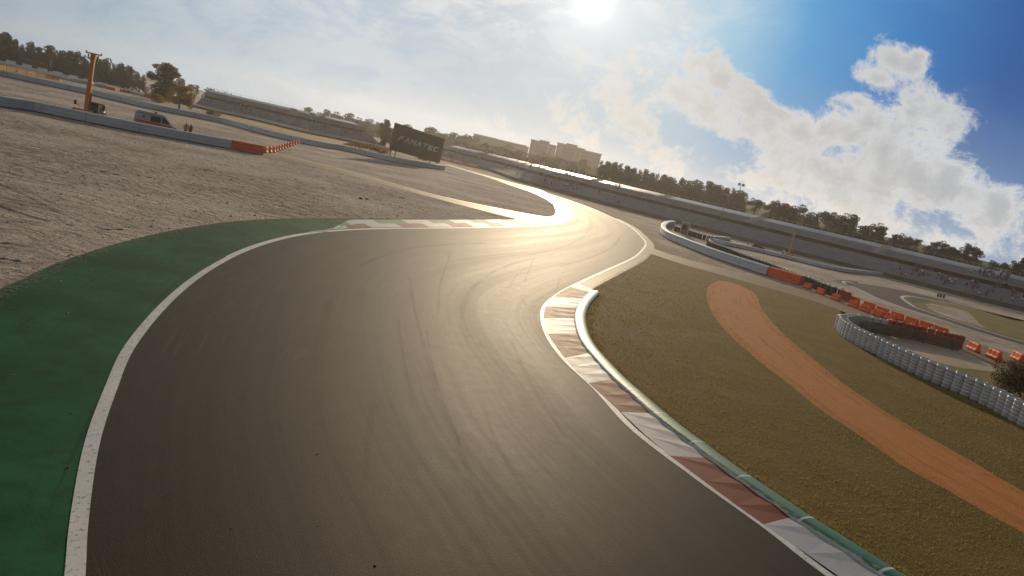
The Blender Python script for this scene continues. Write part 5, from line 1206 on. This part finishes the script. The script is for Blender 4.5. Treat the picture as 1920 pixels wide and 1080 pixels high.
# ------------------------------------------------------------------ loose stones
def stone(px, py, s, label, group, mat=M_dark2):
    p = G(px, py); bm = bmesh.new(); bmesh.ops.create_icosphere(bm, subdivisions=2, radius=1)
    sd_ = rnd.uniform(0, 90)
    for v in bm.verts:
        k = 1 + .45 * noise.noise(v.co * 1.3 + Vector((sd_, 0, 0))); v.co = Vector((v.co.x * k * s * 1.5, v.co.y * k * s, v.co.z * k * s * .55))
    me = bpy.data.meshes.new('stone'); bm.to_mesh(me); bm.free(); me.materials.append(mat); o = bpy.data.objects.new('stone', me); C.objects.link(o); o.location = (p.x, p.y, .018 + s * .3); o.rotation_euler = (0, 0, rnd.uniform(0, 6)); return tag(o, label, 'stone', group)
for a, bq, s in ((595,853,.035),(588,855.5,.02),(514,897,.022),(496,755,.02),(655,883,.018),(379,912,.016),(433,993,.026),(703,1062,.04),(596,988,.018)): stone(a, bq, s * .36, 'small dark clod lying on the open asphalt', 'clods on the asphalt')
for a, bq, s in ((134,776,.04),(128,878,.045)): stone(a, bq, s * .4, 'small dark clod lying on the green run-off', 'clods on the green run-off')
for a, bq, s in ((676,373,.3),(688,374,.24)): stone(a, bq, s * .45, 'dark lump half sunk in the gravel near the striped kerb', 'lumps in the gravel')
# ------------------------------------------------------------------ sky, sun, air
world = bpy.data.worlds.new('World'); scene.world = world; world.use_nodes = True
t = NT(world); bg = t.n['Background']
sky = t.add('ShaderNodeTexSky', sky_type='NISHITA'); sky.sun_disc = False; sky.sun_elevation = SUN_EL; sky.sun_rotation = SUN_AZ
sky.air_density = 1.0; sky.dust_density = 1.2; sky.ozone_density = 2.0
dv = t.add('ShaderNodeTexCoord').outputs['Generated']
sep = t.add('ShaderNodeSeparateXYZ', ins={0: dv}); dx, dy, dz = sep.outputs
az = t.math('ARCTAN2', dx, dy); el = t.math('ARCSINE', dz)
dot = t.add('ShaderNodeVectorMath', operation='DOT_PRODUCT'); t.set(dot, 0, dv); t.set(dot, 1, tuple(SUN)); ca = dot.outputs['Value']
ang = t.math('MULTIPLY', t.math('ARCCOSINE', t.math('MINIMUM', ca, .999999)), 180 / math.pi)
def ramp(fac, stops):
    r = t.add('ShaderNodeValToRGB'); cr = r.color_ramp
    while len(cr.elements) < len(stops): cr.elements.new(.5)
    for e, (p, c) in zip(cr.elements, stops): e.position = p; e.color = (*c, 1)
    t.set(r, 0, fac); return r.outputs[0]
f90 = t.math('DIVIDE', ang, 90.0)
clear = ramp(f90, [(0.0, (.8, .82, .8)), (.06, (.6, .74, .8)), (.1, (.3, .58, .78)), (.16, (.055, .33, .66)), (.23, (.012, .19, .53)), (.29, (.01, .105, .36)), (.42, (.012, .07, .26)), (.65, (.05, .08, .13)), (1.0, (.1, .11, .12))])
lowpale = ramp(f90, [(0.0, (.16, .24, .34)), (.1, (.3, .39, .5)), (.2, (.34, .46, .6)), (.32, (.2, .38, .6)), (.5, (.16, .32, .54)), (1.0, (.25, .36, .5))])
clear = t.mix(t.math('MULTIPLY', t.math('SUBTRACT', 1.0, t.ss(el, 0.0, .2)), .85), clear, lowpale)
ae = t.add('ShaderNodeCombineXYZ', ins={0: az, 1: el})
# thin high veil over the left half of the sky
veilc = ramp(f90, [(0.0, (.52, .58, .64)), (.08, (.48, .555, .63)), (.2, (.58, .66, .73)), (.34, (.43, .545, .635)), (.46, (.30, .41, .51)), (.65, (.2, .205, .21)), (1.0, (.15, .15, .15))])
vn = t.noise(t.scale(ae, (2.2, 5.5, 1)), 2.0, 7, .62, .6)
vn2 = t.noise(t.scale(ae, (4.0, 8.0, 1)), 2.6, 8, .68, .4)
side = t.math('SUBTRACT', 1.0, t.ss(az, -.02, .30))
veil = t.math('ADD', t.math('MULTIPLY', side, 1.0), t.math('MULTIPLY', t.ss(vn, .5, .75), .05))
veil = t.math('MULTIPLY', veil, t.lin(vn2, .3, .55, .62, 1.0), clamp=True)
base = t.mix(veil, clear, veilc)
# brighter ragged patches in the veil
patch = t.math('MULTIPLY', t.math('MULTIPLY', t.ss(vn2, .43, .66), t.ss(el, .06, .22)), t.math('MULTIPLY', side, .85))
base = t.mix(patch, base, (.86, .87, .87))
# cumulus: soft lobes broken up by noise
def ae_of(px, py):
    d = ray(px, py).normalized(); return math.atan2(d.x, d.y), math.asin(d.z)
LOBES = [(1690,116,58,30,1),(1640,146,46,26,1),(1618,186,46,22,.75),(1720,104,30,20,1),(1700,226,80,56,1),(1745,275,66,62,1),(1690,310,110,74,1),(1785,338,58,52,1),(1640,230,50,40,.85),
 (1305,120,60,40,1),(1345,145,44,44,1),(1270,170,90,66,.95),(1350,205,92,54,1),(1430,238,84,46,1),(1500,252,76,52,1),(1560,245,62,50,1),(1550,320,120,72,1),(1450,320,95,56,.9),(1600,390,90,52,.8),(1500,380,90,48,.6),
 (1230,285,74,40,.6),(1845,418,60,54,1),(1870,385,36,36,1),(1800,455,90,40,.9),(1160,210,90,70,.6),(1400,205,40,30,1),(1650,345,110,66,1),(1730,360,70,44,.9),(1690,420,70,36,.5),(1110,240,120,80,.55),(1185,150,90,60,.55)]
wob = t.noise(ae, 20.0, 10, .72, .35); wob2 = t.noise(t.scale(ae, (1, 1.25, 1)), 9.0, 6, .6)
D = None
for px, py, rx, ry, w in LOBES:
    a0_, e0_ = ae_of(px, py)
    q = t.vmath('MULTIPLY', t.vmath('SUBTRACT', ae, (a0_, e0_, 0)), (FPX / rx, FPX / ry, 0))
    ln = t.add('ShaderNodeVectorMath', operation='LENGTH', ins={0: q}).outputs['Value']
    v = t.math('MULTIPLY', t.math('SUBTRACT', 1.25, ln), w)
    if D is None: D = v
    else:
        nd = t.add('ShaderNodeMath', operation='SMOOTH_MAX'); t.set(nd, 0, D); t.set(nd, 1, v); nd.inputs[2].default_value = .35; D = nd.outputs[0]
Dn = t.math('ADD', D, t.math('ADD', t.math('MULTIPLY', t.math('SUBTRACT', wob, .5), 3.2), t.math('MULTIPLY', t.math('SUBTRACT', wob2, .5), 3.0)))
ca_ = t.math('MULTIPLY', t.ss(Dn, .12, .82), .97)
shade = t.math('ADD', t.math('MULTIPLY', t.ss(Dn, .25, 1.5), .8), t.math('MULTIPLY', t.math('SUBTRACT', wob2, .5), 1.1))
cl_l = ramp(f90, [(0.0, (.7, .69, .66)), (.15, (.7, .7, .69)), (.35, (.78, .8, .82)), (1, (.6, .65, .7))])
cl_d = ramp(f90, [(0.0, (.6, .59, .56)), (.12, (.5, .5, .49)), (.3, (.42, .45, .48)), (1, (.3, .35, .42))])
cloud = t.mix(t.math('MULTIPLY', shade, 1.0, clamp=True), cl_l, cl_d)
base = t.mix(ca_, base, cloud)
# wisps in the blue
wis = t.math('MULTIPLY', t.ss(t.noise(t.scale(ae, (2.0, 4.6, 1)), 3.3, 8, .66, .8), .6, .85), t.math('MULTIPLY', t.ss(az, .1, .3), .12))
base = t.mix(wis, base, (.62, .72, .8))
# glare of the low sun through the haze
gl = t.math('ADD', t.math('MULTIPLY', t.math('EXPONENT', t.math('MULTIPLY', ang, -1.9)), 1.5), t.math('ADD', t.math('MULTIPLY', t.math('EXPONENT', t.math('MULTIPLY', ang, -.5)), .35), t.math('MULTIPLY', t.math('EXPONENT', t.math('MULTIPLY', ang, -.11)), .2)))
base = t.mix(1.0, base, t.mix(1.0, (1, .98, .93), t.add('ShaderNodeCombineXYZ', ins={0: gl, 1: gl, 2: gl}), 'MULTIPLY'), 'ADD')
SKY_K = .1
base10 = t.mix(1.0, base, (1.22 / SKY_K, 1.22 / SKY_K, 1.22 / SKY_K), 'MULTIPLY')
t.set(bg, 'Color', t.mix(.994, sky.outputs[0], base10)); t.set(bg, 'Strength', SKY_K)

sd = bpy.data.lights.new('sun', 'SUN'); so = bpy.data.objects.new('sun', sd); C.objects.link(so)
sd.energy = 4.8; sd.angle = math.radians(.5); sd.color = (1.0, .79, .53)
so.rotation_euler = SUN.to_track_quat('Z', 'Y').to_euler(); so.location = (0, 0, 60)

hz = MB(); hz.box((0, 480, 16), (1820, 1100, 34))
ho = hz.build('haze', simple('air', (1, 1, 1)))
mh = bpy.data.materials.new('haze air'); mh.use_nodes = True; nt = NT(mh); nt.n.remove(nt.n['Principled BSDF'])
pv = nt.add('ShaderNodeVolumePrincipled'); pv.inputs['Color'].default_value = (1, .97, .94, 1); pv.inputs['Density'].default_value = HAZE; pv.inputs['Anisotropy'].default_value = .6
nt.l.new(pv.outputs[0], nt.n['Material Output'].inputs['Volume'])
ho.data.materials.clear(); ho.data.materials.append(mh); ho['kind'] = 'stuff'; ho.display_type = 'WIRE'

scene.view_settings.view_transform = 'Standard'; scene.view_settings.look = 'None'; scene.view_settings.gamma = 1.0
scene.view_settings.use_curve_mapping = False; scene.view_settings.exposure = EXPO
scene.render.engine = 'CYCLES'
cy = scene.cycles; cy.max_bounces = 6; cy.diffuse_bounces = 2; cy.glossy_bounces = 2; cy.transmission_bounces = 3; cy.transparent_max_bounces = 6; cy.volume_bounces = 0
cy.use_denoising = True; cy.sample_clamp_indirect = 6
